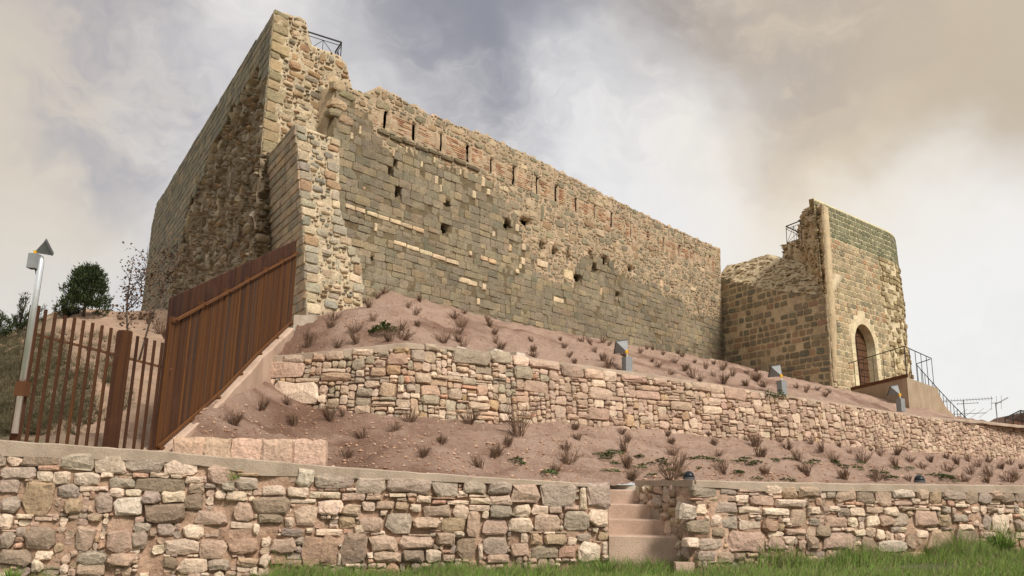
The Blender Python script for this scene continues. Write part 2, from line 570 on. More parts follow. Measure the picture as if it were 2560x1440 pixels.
def scatter(w, cell, scale, rng, placed=(), skip=None, fill=1.0):
    """random rubble: stones of falling size dropped wherever they still fit, with mortar left between them"""
    us = np.arange(w.u0 + cell / 2, w.u1, cell)
    v0, v1 = float(w.bv.min()), float(w.tv.max())
    vs = np.arange(v0 + cell / 2, v1, cell)
    nC, nR = len(us), len(vs)
    occ = (vs[:, None] > w.top(us)[None, :]) | (vs[:, None] < w.bot(us)[None, :])
    if skip is not None:
        for r in range(nR):
            for c in range(nC):
                if not occ[r, c] and skip(us[c], vs[r]):
                    occ[r, c] = True
    for a, b, c, d in placed:
        occ[max(0, int(round((b - v0) / cell))):max(0, int(round((d - v0) / cell))), max(0, int(round((a - w.u0) / cell))):max(0, int(round((c - w.u0) / cell)))] = True
    free = float((~occ).sum()) * cell * cell
    outp = []
    for (w0, w1, h0, h1, k) in ((.40, .56, .19, .30, 1.0), (.26, .42, .13, .24, 3.0), (.16, .28, .09, .17, 6.0), (.09, .17, .06, .11, 9.0)):
        for _ in range(int(k * fill * free / (scale * scale * (w0 + w1) * (h0 + h1) / 4))):
            a, b = rng.uniform(w0, w1) * scale, rng.uniform(h0, h1) * scale
            if rng.random() < 0.12:
                a, b = b, a
            c_, r_ = max(1, int(a / cell)), max(1, int(b / cell))
            if c_ >= nC or r_ >= nR:
                continue
            c, r = rng.randrange(nC - c_), rng.randrange(nR - r_)
            if occ[r:r + r_, c:c + c_].any():
                continue
            occ[r:r + r_, c:c + c_] = True
            outp.append((w.u0 + c * cell, v0 + r * cell, w.u0 + (c + c_) * cell, v0 + (r + r_) * cell))
    return outp

def courses(w, hr, wr, rng, slope=None, placed=(), skip=None, u0=None, u1=None):
    """regular courses of blocks"""
    outp = []
    u0, u1 = (w.u0 if u0 is None else u0), (w.u1 if u1 is None else u1)
    v = float(w.bv.min()) - rng.random() * 0.1
    vt = float(w.tv.max())
    while v < vt:
        h = rng.uniform(*hr)
        u = u0 - rng.random() * wr[0]
        while u < u1:
            ww = rng.uniform(*wr)
            a, b, c, d = max(u, u0), v, min(u + ww, u1), v + h
            u += ww
            if c - a < 0.07:
                continue
            um, vm = (a + c) / 2, (b + d) / 2
            t, bt = w.top(um), w.bot(um)
            if b < bt - h * 0.6 or b > t - 0.06:
                continue
            d = min(d, t + 0.0)
            if skip and skip(um, vm):
                continue
            hit = False
            for p in placed:
                if a < p[2] - 0.02 and c > p[0] + 0.02 and b < p[3] - 0.02 and d > p[1] + 0.02:
                    # cut the block back to one side of what is already there
                    if p[0] - a > 0.12: c = p[0]
                    elif c - p[2] > 0.12: a = p[2]
                    elif p[1] - b > 0.08: d = p[1]
                    elif d - p[3] > 0.08: b = p[3]
                    else: hit = True; break
            if not hit:
                outp.append((a, b, c, d))
        v += h
    return outp

def stone_geo(w, poly, outd, embed, bev, rng, dome=0.12, tilt=0.25, d0=None):
    n = len(poly)
    cu = sum(p[0] for p in poly) / n; cv = sum(p[1] for p in poly) / n
    b = w.disp(cu, cv) if d0 is None else d0
    us = [p[0] for p in poly]; vs = [p[1] for p in poly]
    su, sv = max(us) - min(us), max(vs) - min(vs)
    m = min(su, sv)
    fi = max(0.45, 1 - 2 * bev / max(m, 0.02))
    tu, tv = rng.uniform(-1, 1) * tilt * outd / max(su, .05), rng.uniform(-1, 1) * tilt * outd / max(sv, .05)
    V = []
    for u, v in poly:
        V.append(w.P(u, v, b - embed))
    for u, v in poly:
        V.append(w.P(u, v, b + outd * rng.uniform(0.25, 0.7)))
    for u, v in poly:
        g = rng.uniform(0.6, 1.5)
        uu, vv = cu + (u - cu) * (1 - (1 - fi) * g * m / max(su, m)), cv + (v - cv) * (1 - (1 - fi) * g)
        V.append(w.P(uu, vv, b + outd * rng.uniform(0.78, 1.12) + (uu - cu) * tu + (vv - cv) * tv))
    # two ridge points keep the face from being one fan
    a = 0.22
    off = (su * a * rng.uniform(0.6, 1.3), sv * a * rng.uniform(-0.5, 0.5)) if su > sv else (su * a * rng.uniform(-0.5, 0.5), sv * a * rng.uniform(0.6, 1.3))
    c1 = (cu - off[0], cv - off[1]); c2 = (cu + off[0], cv + off[1])
    for c in (c1, c2):
        V.append(w.P(c[0], c[1], b + outd * (1 + dome * rng.uniform(0.2, 1.4)) + (c[0] - cu) * tu + (c[1] - cv) * tv))
    F = []
    for i in range(n):
        j = (i + 1) % n
        F.append((i, j, n + j, n + i))
        F.append((n + i, n + j, 2 * n + j, 2 * n + i))
    own = []
    for i in range(n):
        p = poly[i]
        d1 = (p[0] - c1[0]) ** 2 + (p[1] - c1[1]) ** 2
        d2 = (p[0] - c2[0]) ** 2 + (p[1] - c2[1]) ** 2
        own.append(3 * n if d1 < d2 else 3 * n + 1)
    for i in range(n):
        j = (i + 1) % n
        if own[i] == own[j]:
            F.append((2 * n + i, 2 * n + j, own[i]))
        else:
            F.append((2 * n + i, 2 * n + j, own[j], own[i]))
    return V, F

def px_area(w, poly):
    q = [proj(w.P(u, v)) for u, v in poly]
    return abs(sum(a[0] * b[1] - b[0] * a[1] for a, b in zip(q, q[1:] + q[:1]))) / 2

def in_frame(w, poly):
    x, y = proj(w.P(*poly[0]))
    return -30 < x < 2590 and -30 < y < 1470

def lay(thing, stones, limit=300, stuff_name='small_stone_filling', smooth=False):
    """stones: dicts w, poly, out, tint, bev, name; the ones that show largest become parts of their own"""
    rng = random.Random(5)
    for s in stones:
        s['a'] = px_area(s['w'], s['poly']) if in_frame(s['w'], s['poly']) else 0.0
    stones.sort(key=lambda s: -s['a'])
    rest = MB(); rt = []
    seen = {}
    for i, s in enumerate(stones):
        V, F = stone_geo(s['w'], s['poly'], s['out'], s.get('embed', 0.06), s.get('bev', 0.02), rng, s.get('dome', 0.12), s.get('tilt', 0.25), s.get('d0'))
        nm = s.get('name', 'stone')
        k = seen.get(nm, 0)
        if k < limit and s['a'] > 60:
            seen[nm] = k + 1
            o = link(nm, V, F, 'masonry', thing, smooth=smooth, tints=[s['tint']] * len(V))
        else:
            rest.add(V, F)
            rt += [s['tint']] * len(V)
    if rest.v:
        link(stuff_name, rest.v, rest.f, 'masonry', thing, smooth=smooth, tints=rt, kind='stuff')

def pick(pal, rng, var=0.10):
    """a colour out of a weighted palette, with a little spread of its own"""
    r = rng.random() * sum(p[0] for p in pal)
    for p in pal:
        r -= p[0]
        if r <= 0:
            break
    k = rng.uniform(1 - var, 1 + var)
    return tuple(min(0.9, max(0.01, x * k * rng.uniform(0.97, 1.03))) for x in p[1])

# ------------------------------------------------------------------ ground
K = 1.0
PAL = {
    'l': (1, lin(214, 190, 165, K)), 'g': (1, lin(170, 152, 134, K)), 'p': (1, lin(184, 157, 135, K)), 'o': (1, lin(178, 152, 123, K)),
    'b': (1, lin(187, 150, 126, K)), 'd': (1, lin(152, 132, 111, K)), 'n': (1, lin(168, 138, 115, K)), 'w': (1, lin(200, 182, 161, K)),
}
def ground_z(x, y):
    return 0.30 * min(1, max(0, x / 8.0)) - 0.10 * min(1, max(0, -x / 4.0)) + 0.03 * nz(x * 0.8, y * 0.8)
gx = [-900, -300, -100, -40, -20] + list(np.arange(-12, 18.01, 0.4)) + [24, 40, 100, 300, 900]
gy = [-900, -200, -40, -10, 0] + list(np.arange(4, 16.01, 0.4)) + [24, 40, 80, 160, 400, 1400]
gv = [(x, y, ground_z(x, y) - (0.0 if 3 < y < 17 and -13 < x < 19 else 0.02)) for y in gy for x in gx]
gf = [(j * len(gx) + i, j * len(gx) + i + 1, (j + 1) * len(gx) + i + 1, (j + 1) * len(gx) + i) for j in range(len(gy) - 1) for i in range(len(gx) - 1)]
link('ground', gv, gf, 'turf', smooth=True, kind='structure', origin=(0, 0, 0))

# ------------------------------------------------------------------ the two low retaining walls in front
def crop_rects(w, ox, oy, sc, rows):
    r = []
    for x0, y0, x1, y1, tone in rows:
        X0, Y0, X1, Y1 = ox + x0 / sc, oy + y0 / sc, ox + x1 / sc, oy + y1 / sc
        xm, ym = (X0 + X1) / 2, (Y0 + Y1) / 2
        a, b = w.hit(X0, ym)[0], w.hit(X1, ym)[0]
        c, d = w.hit(xm, Y1)[1], w.hit(xm, Y0)[1]
        r.append((a, c, b, d, tone))
    return r

def col(px, Y, z=0):
    p = PT(px, 1200, Y)
    return (p.x, p.y)

COPE = 0.15
wl = Wall([col(-330, 9.05), col(0, 9.45), col(820, 10.2), col(1521, 10.85)])
TOP_L = [(-330, 1078), (0, 1100), (410, 1128), (820, 1165), (1240, 1194), (1400, 1203), (1521, 1212)]
# the concrete lip ends above the stones
LIP_L = [(-330, 1110), (0, 1133), (410, 1148), (500, 1157), (560, 1165), (650, 1183), (740, 1184), (820, 1187), (1240, 1203), (1400, 1207), (1521, 1214)]
tu, tv = wl.edge(LIP_L)
wl.set((np.array([0, wl.U]), np.array([-0.4, -0.35])), (tu, tv), 0.0, wl.U)
TRACE_A = [
 (0,205,45,310,'g'),(50,205,165,310,'l'),(170,215,460,310,'d'),(462,225,710,350,'g'),(715,240,940,375,'l'),(945,250,1225,360,'g'),(1230,260,1460,385,'l'),
 (1540,300,1700,450,'p'),(0,320,270,410,'g'),(290,308,450,345,'b'),(275,345,395,425,'l'),(405,350,535,445,'l'),(545,360,745,460,'w'),(755,355,845,400,'l'),
 (820,402,1000,480,'g'),(990,365,1100,400,'b'),(1115,362,1255,398,'l'),(1270,375,1360,403,'l'),(1005,410,1375,500,'d'),(1385,390,1510,440,'l'),(1405,445,1525,515,'p'),
 (1530,440,1605,480,'g'),(160,430,415,665,'o'),(0,415,150,515,'g'),(440,450,585,545,'g'),(590,462,740,500,'l'),(745,465,805,498,'l'),(815,482,925,545,'l'),
 (935,485,1050,540,'l'),(0,545,150,660,'g'),(490,560,610,665,'o'),(705,505,840,665,'g'),(1055,502,1195,590,'g'),(1205,502,1375,582,'l'),(1385,518,1510,640,'d'),
 (850,548,1070,685,'w'),(1080,592,1380,730,'d'),(1650,420,1745,500,'g'),(1760,395,1920,480,'g'),(1960,455,2125,535,'l'),(1680,502,1835,570,'l'),(2140,472,2295,545,'l'),
 (2210,340,2350,462,'w'),(2355,370,2560,470,'g'),(2305,500,2530,552,'l'),(2165,555,2350,590,'l'),(1890,540,2160,665,'d'),(2195,600,2370,765,'p'),(2365,565,2545,675,'l'),
 (1450,650,1690,760,'p'),(1740,575,1880,730,'p'),(1920,672,2105,740,'d'),(2120,695,2185,770,'l'),(2095,775,2260,840,'g'),(2345,780,2535,830,'l'),(2275,775,2335,815,'l'),
 (0,665,100,780,'l'),(125,672,255,705,'l'),(260,690,400,720,'p'),(0,800,120,920,'g'),(185,765,415,920,'d'),(0,930,250,1050,'d'),(265,940,400,1010,'l'),
 (560,760,700,930,'p'),(790,790,985,960,'p'),(990,800,1105,925,'g'),(1170,740,1300,840,'g'),(1370,740,1530,850,'l'),(1235,855,1475,970,'l'),(1335,990,1540,1105,'l'),
 (1490,870,1685,1000,'p'),(1215,985,1325,1070,'d'),(1555,1005,1720,1090,'g'),(1700,850,1930,960,'n'),(2020,850,2200,960,'p'),(2250,845,2510,1040,'n'),(580,1040,780,1131,'p'),
 (810,965,1000,1060,'p'),(2515,950,2538,1050,'l')]
TRACE_B = [
 (0,372,260,472,'g'),(270,398,485,515,'g'),(495,405,825,512,'g'),(835,420,1020,545,'g'),(1060,430,1240,520,'g'),(1250,427,1420,520,'g'),(1427,437,1630,592,'p'),
 (1640,440,1900,600,'g'),(1935,470,1978,640,'l'),(1985,445,2152,630,'g'),(0,502,150,555,'l'),(195,477,270,500,'l'),(160,515,335,570,'p'),(345,530,455,565,'p'),
 (515,517,640,545,'l'),(320,575,410,640,'l'),(15,570,165,665,'l'),(420,570,550,640,'p'),(560,580,660,640,'o'),(670,594,755,650,'l'),(725,532,830,588,'l'),(650,548,705,580,'b'),
 (835,562,940,600,'b'),(945,568,1105,600,'l'),(1110,548,1260,598,'l'),(1105,525,1235,545,'l'),(1265,535,1425,605,'l'),(1025,500,1100,545,'l'),(170,595,312,690,'p'),
 (765,605,975,690,'p'),(990,608,1100,700,'l'),(1110,604,1260,645,'l'),(1262,612,1430,698,'g'),(1437,600,1575,690,'l'),(1580,602,1700,670,'l'),(1705,605,1805,660,'p'),
 (1410,700,1580,800,'l'),(1205,650,1255,700,'l'),(500,655,690,812,'g'),(290,690,475,800,'p'),(700,695,895,780,'p'),(915,695,1080,800,'o'),(1085,655,1200,830,'p'),
 (1215,710,1395,820,'p'),(1590,675,1780,798,'p'),(1810,645,1998,790,'g'),(2005,642,2150,770,'l'),(70,745,135,775,'l'),(0,782,158,825,'l'),(262,750,325,810,'l'),
 (50,668,85,710,'l'),(450,642,500,680,'l'),(0,830,125,1040,'n'),(165,820,355,1035,'d'),(370,830,575,945,'p'),(592,835,840,930,'p'),(862,812,1000,900,'p'),(1002,800,1070,840,'l'),
 (1010,845,1165,1000,'d'),(1215,835,1395,960,'g'),(1490,805,1550,885,'l'),(1558,815,1655,905,'o'),(1665,820,1830,900,'o'),(1840,842,1905,905,'l'),(1912,815,2010,875,'g'),
 (2070,800,2155,868,'o'),(2105,872,2155,970,'l'),(1930,882,2095,1020,'l'),(1578,910,1762,1000,'d'),(1772,912,1905,1000,'n'),(780,932,900,1025,'l'),(905,937,980,965,'b'),
 (615,935,770,1030,'d'),(400,950,600,1030,'p'),(345,957,395,1000,'l'),(1178,890,1212,1010,'l'),(1235,968,1400,1040,'p'),(1422,890,1545,990,'p'),(525,950,585,985,'l'),
 (1855,1002,1905,1030,'l'),(915,972,1000,1025,'p')]
tr = crop_rects(wl, 0, 1060, 2.977, TRACE_A) + crop_rects(wl, 800, 1060, 2.977, TRACE_B)
PLASTER_U = wl.hit(830, 1300)[0]
def front_disp(u, v):
    pl = max(0.0, min(1.0, (0.55 - v) / 0.3)) * max(0.0, min(1.0, (PLASTER_U - u) / 1.2))
    return 0.045 * pl + 0.02 * nz(u * 1.3, v * 1.3, 5.0)
wl.disp = front_disp
def dirt_mortar(u, v):
    k = 0.5 + 0.5 * nz(u * 1.5, v * 1.5, 2.0)
    a, b = lin(190, 160, 136, K), lin(160, 128, 104, K)
    return tuple(lerp(x, y, min(1, max(0, k))) for x, y in zip(a, b))

def front_wall(name, label, walls, traced, origin, seed, thick, wr, hr, umask=None):
    rng = random.Random(seed)
    mb = MB(); tn = []
    for w in walls:
        tn += core_grid(mb, w, (0.05, 0.05), dirt_mortar, thick, 0.055, 0.030)
    th = link(name, mb.v, mb.f, 'masonry', origin=origin, smooth=True, tints=tn)
    tag(th, label, 'wall')
    stones = []
    mixp = [(2.2, PAL['l'][1]), (5, PAL['p'][1]), (2, PAL['g'][1]), (1.2, PAL['o'][1]), (1.6, PAL['n'][1]), (0.4, PAL['b'][1]), (0.8, PAL['d'][1])]
    for w in walls:
        t = traced if w is walls[0] else []
        for a, b, c, d, tone in t:
            m = min(c - a, d - b)
            p = rect_poly(a, b, c, d, 0.000, 0.13, 0.36 if m > 0.12 else 0.28, rng)
            if p:
                big = m > 0.12
                stones.append(dict(w=w, poly=p, out=rng.uniform(0.02, 0.065) if big else rng.uniform(0.015, 0.05), tint=pick([(1, PAL[tone][1])], rng, 0.10),
                                   bev=min(0.032, m * 0.15), embed=0.08, dome=0.25, tilt=0.8))
        fill = pack(w, 0.015, wr if w is walls[0] else (0.12, 0.42), hr if w is walls[0] else (0.09, 0.24), rng, [x[:4] for x in t])
        for a, b, c, d in fill:
            if rng.random() < (0.20 if w is walls[0] else 0.12) + 0.30 * max(0, nz(a * .8, b * .8, 12.0)):
                continue
            flatt = (d - b) < 0.07
            p = rect_poly(a, b, c, d, 0.006, 0.15, 0.42, rng)
            if p:
                m = min(c - a, d - b)
                stones.append(dict(w=w, poly=p, out=rng.uniform(-0.012, 0.042) + (0.03 if w is not walls[0] else 0), tint=pick([(2, PAL['l'][1]), (1, PAL['b'][1]), (4, PAL['p'][1])] if flatt and rng.random() < .5 else mixp, rng, 0.12),
                                   bev=m * 0.18, embed=0.07, dome=0.3, tilt=0.8))
    lay(th, stones)
    return th
wall_left = front_wall('retaining_wall', 'long low rubble retaining wall left of the concrete steps, with a concrete lip', [wl], tr, (wl.n[1].x, wl.n[1].y, -0.1), 11, 0.45, (0.07, 0.32), (0.045, 0.19))

def coping(parent, w, top_px, lip_px, depth, name='coping', m='concrete', proud=0.03, n=160, u0=None, u1=None):
    tu, tv = w.edge(top_px); lu, lv = w.edge(lip_px)
    mb = MB()
    us = np.linspace(w.u0 if u0 is None else u0, w.u1 if u1 is None else u1, n)
    for u in us:
        t, b = float(np.interp(u, tu, tv)), float(np.interp(u, lu, lv)) - 0.03
        pr = proud + 0.012 * nz(u * 2.2, 1.0) ; dz = 0.010 * nz(u * 3, 4.0)
        mb.v += [tuple(w.P(u, b, -0.25)), tuple(w.P(u, b, pr)), tuple(w.P(u, t - 0.012 + dz, pr)), tuple(w.P(u, t + dz, pr - 0.014)), tuple(w.P(u, t + dz * .5, -depth)), tuple(w.P(u, b, -depth))]
    for i in range(n - 1):
        for j in range(6):
            k = (j + 1) % 6
            mb.f.append((i * 6 + j, i * 6 + k, (i + 1) * 6 + k, (i + 1) * 6 + j))
    mb.f += [tuple(range(6)), tuple((n - 1) * 6 + j for j in range(5, -1, -1))]
    return mb.build(name, m, parent)
coping(wall_left, wl, TOP_L, LIP_L, 0.42)

# right-hand wall: a short return beside the steps and the long front
C0 = col(1737, 10.45)
RET = col(1592, 11.95)
wr_ = Wall([C0, col(2150, 11.3), col(2560, 12.3), col(2900, 13.2)])
TOP_R = [(1737, 1200), (1850, 1203), (2150, 1209), (2560, 1213), (2900, 1217)]
LIP_R = [(1737, 1211), (1810, 1214), (1900, 1222), (2000, 1222), (2150, 1222), (2560, 1228), (2900, 1232)]
lu, lv = wr_.edge(LIP_R)
wr_.set((np.array([0, wr_.U]), np.array([-0.15, 0.0])), (lu, lv), 0.0, wr_.U)
wr_.disp = lambda u, v: 0.02 * nz(u * 1.3, v * 1.3, 9.0)
ret = Wall([RET, C0])
zr = wr_.hit(1737, 1211)[1]
ret.set((np.array([0, ret.U]), np.array([0.1, -0.15])), (np.array([0, ret.U]), np.array([zr - 0.015, zr])), 0.0, ret.U)
TRACE_C = [
 (340,460,512,540,'g'),(530,472,640,525,'g'),(650,472,815,510,'p'),(825,467,940,515,'l'),(945,472,1040,545,'o'),(1050,472,1180,540,'p'),(1240,497,1300,545,'g'),(1308,472,1445,568,'p'),
 (1450,487,1552,585,'d'),(1568,490,1670,600,'p'),(1675,482,1828,548,'w'),(1842,487,1922,555,'p'),(1927,487,2000,588,'o'),(2012,492,2162,558,'g'),(2165,492,2250,588,'d'),(2255,492,2330,588,'g'),
 (2335,497,2400,560,'p'),(2405,502,2490,588,'d'),(2495,502,2560,570,'g'),(335,547,415,560,'b'),(372,592,440,665,'l'),(520,530,635,562,'p'),(640,522,722,580,'l'),(735,532,885,600,'p'),
 (892,557,1100,608,'l'),(500,572,645,652,'g'),(655,605,790,645,'l'),(812,617,990,663,'l'),(250,585,362,690,'w'),(468,655,540,740,'l'),(545,667,650,763,'g'),(662,697,795,755,'l'),
 (720,658,800,675,'l'),(808,685,920,770,'n'),(940,677,992,710,'l'),(1000,615,1105,745,'p'),(310,695,462,778,'d'),(305,812,388,878,'l'),(392,812,545,888,'g'),(475,747,563,808,'d'),
 (582,768,830,908,'p'),(848,805,950,888,'p'),(955,797,1025,855,'l'),(965,752,1100,795,'p'),(1115,602,1195,655,'l'),(1200,602,1252,655,'p'),(1257,602,1318,640,'l'),(1312,612,1390,668,'g'),
 (1397,612,1495,668,'l'),(1365,572,1425,590,'b'),(1430,572,1490,595,'b'),(1370,595,1430,610,'l'),(1505,605,1610,650,'p'),(1622,604,1720,668,'l'),(1690,567,1800,598,'p'),(1802,550,1860,585,'l'),
 (1865,562,1905,590,'l'),(1745,604,1825,628,'l'),(1850,597,1905,615,'l'),(2040,562,2090,603,'b'),(2095,582,2165,608,'l'),(1238,672,1378,740,'p'),(1380,677,1440,742,'l'),(1502,668,1585,738,'l'),
 (1592,662,1678,728,'p'),(1682,652,1788,738,'g'),(1832,630,1970,745,'p'),(1922,605,2000,628,'l'),(2010,602,2058,650,'g'),(2205,602,2250,643,'l'),(2312,602,2365,648,'p'),(2375,612,2420,650,'l'),
 (2432,612,2490,648,'p'),(2522,612,2560,680,'l'),(2082,652,2175,708,'g'),(1980,657,2060,738,'o'),(2282,662,2338,758,'g'),(2345,655,2450,772,'l'),(2502,692,2560,770,'g'),(1125,682,1190,725,'g'),
 (1168,732,1265,808,'d'),(1105,805,1192,890,'d'),(1218,772,1425,893,'p'),(1282,747,1335,768,'l'),(1430,757,1498,800,'l'),(1472,812,1568,908,'d'),(1502,742,1565,798,'p'),(1570,757,1625,828,'l'),
 (1630,767,1665,828,'p'),(1670,742,1725,775,'g'),(1730,740,1775,770,'l'),(1720,782,1758,828,'l'),(1762,792,1842,895,'d'),(1845,757,1915,818,'l'),(1582,832,1760,903,'w'),(1918,765,2085,918,'o'),
 (2098,765,2255,898,'d'),(2000,742,2080,762,'g'),(2122,722,2210,760,'l'),(2290,775,2360,808,'l'),(388,902,500,968,'g'),(507,907,620,983,'d'),(625,910,690,960,'d'),(705,912,780,938,'o'),
 (1772,905,1852,973,'o'),(1858,907,1930,978,'p'),(2500,775,2560,818,'l')]
trC = crop_rects(wr_, 1600, 1040, 2.6667, TRACE_C)
wall_right = front_wall('retaining_wall', 'low rubble retaining wall right of the concrete steps, carrying two dark domes', [wr_, ret], trC, (C0[0], C0[1], 0.0), 12, 0.45, (0.07, 0.30), (0.045, 0.19))
coping(wall_right, wr_, TOP_R, LIP_R, 0.42, u0=0.0)
zt = wr_.hit(1737, 1200)[1]
mb = MB()
a, b = Vector((*RET, 0)), Vector((*C0, 0))
dn = Vector((ret.sn[0].x, ret.sn[0].y, 0))
for q, z in ((a, zt - 0.02), (b, zt - 0.002)):
    pass
mb.hexa([a + dn * .03 + Vector((0, 0, zr - .03)), b + dn * .03 + Vector((0, 0, zr - .03)), b - dn * .30 + Vector((0, 0, zr - .03)), a - dn * .30 + Vector((0, 0, zr - .03))],
        [a + dn * .03 + Vector((0, 0, zt - .012)), b + dn * .03 + Vector((0, 0, zt - .006)), b - dn * .30 + Vector((0, 0, zt - .006)), a - dn * .30 + Vector((0, 0, zt - .012))])
mb.build('coping', 'concrete', wall_right)

# ------------------------------------------------------------------ concrete steps in the gap
stair = empty('stairway', (PT(1620, 1390, 10.9).x, 10.9, 0.0))
tag(stair, 'four plain concrete steps in the gap between the two low walls', 'steps')
xl = wl.P(wl.U, 0, 0).x
RY = [10.80, 11.16, 11.52, 11.88]
RTOP = [PT(1600, y, Y).z for y, Y in zip((1340, 1299, 1261, 1225), RY)]
for k in range(4):
    xr = lerp(C0[0], RET[0], max(0, min(1, (RY[k] + 0.42 - C0[1]) / (RET[1] - C0[1])))) + 0.12
    zb = -0.25 if k == 0 else RTOP[k - 1] - 0.2
    mb = MB()
    y1 = RY[k] + 0.44 if k < 3 else RY[k] + 0.30
    x0 = xl - (0.35 if k else 0.0)
    n = 14
    b0 = len(mb.v)
    for i in range(n):
        x = lerp(x0, xr, i / (n - 1))
        e = 0.008 * nz(x * 5, k * 3.0)
        for (yy, zz) in ((RY[k], zb), (RY[k] + e, RTOP[k] - 0.015), (RY[k] + 0.012 + e, RTOP[k] + e * .5), (y1, RTOP[k]), (y1, zb)):
            mb.v.append((x, yy, zz))
    for i in range(n - 1):
        for j in range(5):
            mb.f.append((i * 5 + j, i * 5 + (j + 1) % 5, (i + 1) * 5 + (j + 1) % 5, (i + 1) * 5 + j))
    mb.f += [(0, 1, 2, 3, 4), tuple((n - 1) * 5 + j for j in (4, 3, 2, 1, 0))]
    mb.build('step', 'step_concrete', stair)
mb = MB()   # pale kerb closing the flight at the top
p0, p1, p2 = PT(1518, 1213, 12.2), PT(1600, 1214, 12.25), PT(1682, 1209, 12.3)
for q0, q1 in ((p0, p1), (p1, p2)):
    e = Vector((0, 0.16, 0)); dz = Vector((0, 0, 0.2))
    mb.hexa([q0 - dz, q1 - dz, q1 - dz + e, q0 - dz + e], [q0, q1, q1 + e, q0 + e])
mb.build('kerb', 'white_concrete', stair)
mb = MB()   # low concrete block at the foot, right of the bottom step
p = PT(1712, 1385, 10.36)
mb.box((p.x, p.y + 0.06, p.z - 0.28), (0.22, 0.14, 0.36))
mb.build('foot_block', 'step_concrete', stair)

# ------------------------------------------------------------------ the castle: four bodies that stand against each other
def xy(px, Y, py=1200):
    p = PT(px, py, Y)
    return Vector((p.x, p.y))
def vp(px, py):
    d = ray(px, py)
    return Vector((d.x, d.y)).normalized()
D1, D2 = vp(3200, 1240), vp(7, 1170)
N1 = Vector((D1.y, -D1.x))                       # towards the viewer from the long wall
def isect(p, d, px, py):
    """where the plan line p + t d meets the sight line through a picture point"""
    r = ray(px, py)
    e = Vector((r.x, r.y))
    den = d.x * e.y - d.y * e.x
    t = (-(p.x) * e.y + p.y * e.x) / den
    return p + d * t
E = xy(665, 20.0, 250)                                # foot line of the high corner

MORTAR_L = lin(204, 185, 154, 0.88)
MORTAR_D = lin(150, 134, 108, 0.75)
def rub_pal(k=1.0):
    return [(3, lin(172, 150, 120, K * k)), (2.4, lin(150, 138, 116, K * k)), (1.6, lin(160, 130, 98, K * k)), (1.0, lin(196, 172, 140, K * k)), (0.8, lin(128, 116, 98, K * k))]
ASH = [(4, lin(137, 124, 101, K)), (3, lin(130, 119, 99, K)), (1.6, lin(145, 129, 102, K)), (0.5, lin(148, 132, 104, K)), (1.0, lin(119, 111, 92, K))]

# ---- corner tower: the front torn end and the long left flank
RW = Wall([E, E + D1 * 4.2])
RW.set([(664, 640), (900, 640)], [(664, 22), (677, 21), (766, 47), (768, 104), (800, 122), (835, 132), (852, 142), (868, 165), (878, 205), (884, 260), (900, 330)], 0.0, None)
_r = RW.hit(900, 330)[0]
RW.u1 = _r
def rw_disp(u, v):
    worn = max(0.0, min(1.0, (9.5 - v) / 0.6)) * max(0.0, min(1.0, (0.75 - u) / 0.75))      # the lower corner has lost its quoins
    return 0.05 * nz(u * 0.9, v * 0.9, 3.0) + worn * 0.16 * nz(u * 3, v * 3, 5.0, 4)
RW.disp = rw_disp
_lf = isect(E, D2, 384, 530)
LW = Wall([_lf, E + D2 * 17.5, E])
lt = LW.edge([(385, 521), (677, 21)])
# straight roof line, a little battered where it is torn at the far edge
LW.set((np.array([0, LW.U]), np.array([6.2, 3.2])), (np.array([0, 0.5, 0.8, LW.U]), np.array([lt[1][0] - 0.9, lt[1][0] - 0.35, lt[1][0], float(RW.top(0.0))])), 0.0, LW.U)
def in_poly(x, y, pg):
    c = False
    for (x1, y1), (x2, y2) in zip(pg, pg[1:] + pg[:1]):
        if (y1 > y) != (y2 > y) and x < (x2 - x1) * (y - y1) / (y2 - y1) + x1:
            c = not c
    return c
ROUGH = [(640, 165), (628, 200), (598, 235), (575, 290), (545, 340), (520, 385), (505, 440), (480, 480), (462, 560), (447, 640), (430, 700), (425, 800), (900, 800), (900, 360), (668, 350), (672, 290), (664, 262), (655, 200)]
def lw_rough(u, v):
    x, y = proj(LW.P(u, v))
    return in_poly(x + 14 * nz(u * 2, v * 2, 8.0), y + 14 * nz(u * 2, v * 2, 4.0), ROUGH)
_rc = {}
def lw_disp(u, v):
    k = (round(u * 12), round(v * 12))
    if k not in _rc:
        _rc[k] = lw_rough(u, v)
    if not _rc[k]:
        return 0.01 * nz(u, v, 1.0)
    ed = max(0.0, min(1.0, (LW.U - 0.05 - u) / 0.5))
    big = noise.turbulence(Vector((u * 1.0, v * 1.2, 2.0)), 4, False)
    pit = max(0.0, nz(u * 2.6, v * 2.6, 6.0) - 0.15)
    return -0.032 + ed * (-0.13 + 0.17 * nz(u * 1.4, v * 1.6, 5.0, 4) + 0.09 * big - 0.34 * pit)
LW.disp = lw_disp

rng = random.Random(21)
mb = MB()
tn = core_grid(mb, RW, (0.06, 0.06), lambda u, v: MORTAR_L if u > .7 or v > 9.2 else lin(150, 132, 108, K), 1.6, 0.05, 0.01, rag=0.04, back=(D2 * .9 + D1 * .5))
def lw_mortar(u, v):
    if lw_disp(u, v) < -0.03:
        k = 0.5 + 0.5 * nz(u * 1.6, v * 1.6, 9.0)
        return tuple(lerp(a, b, min(1, max(0, k))) for a, b in zip(lin(160, 144, 122, K), lin(132, 114, 92, K)))
    return lin(168, 150, 120, K)
tn += core_grid(mb, LW, (0.085, 0.085), lw_mortar, 1.2, 0.02, 0.012, back=(D1 * .8 + D2 * .5))
corner = link('corner_tower', mb.v, mb.f, 'masonry', origin=(E.x, E.y, 4.0), smooth=True, tints=tn)
tag(corner, 'highest part of the ruined castle, a sharp stone corner with a long shaded left flank', 'tower')
stones = []
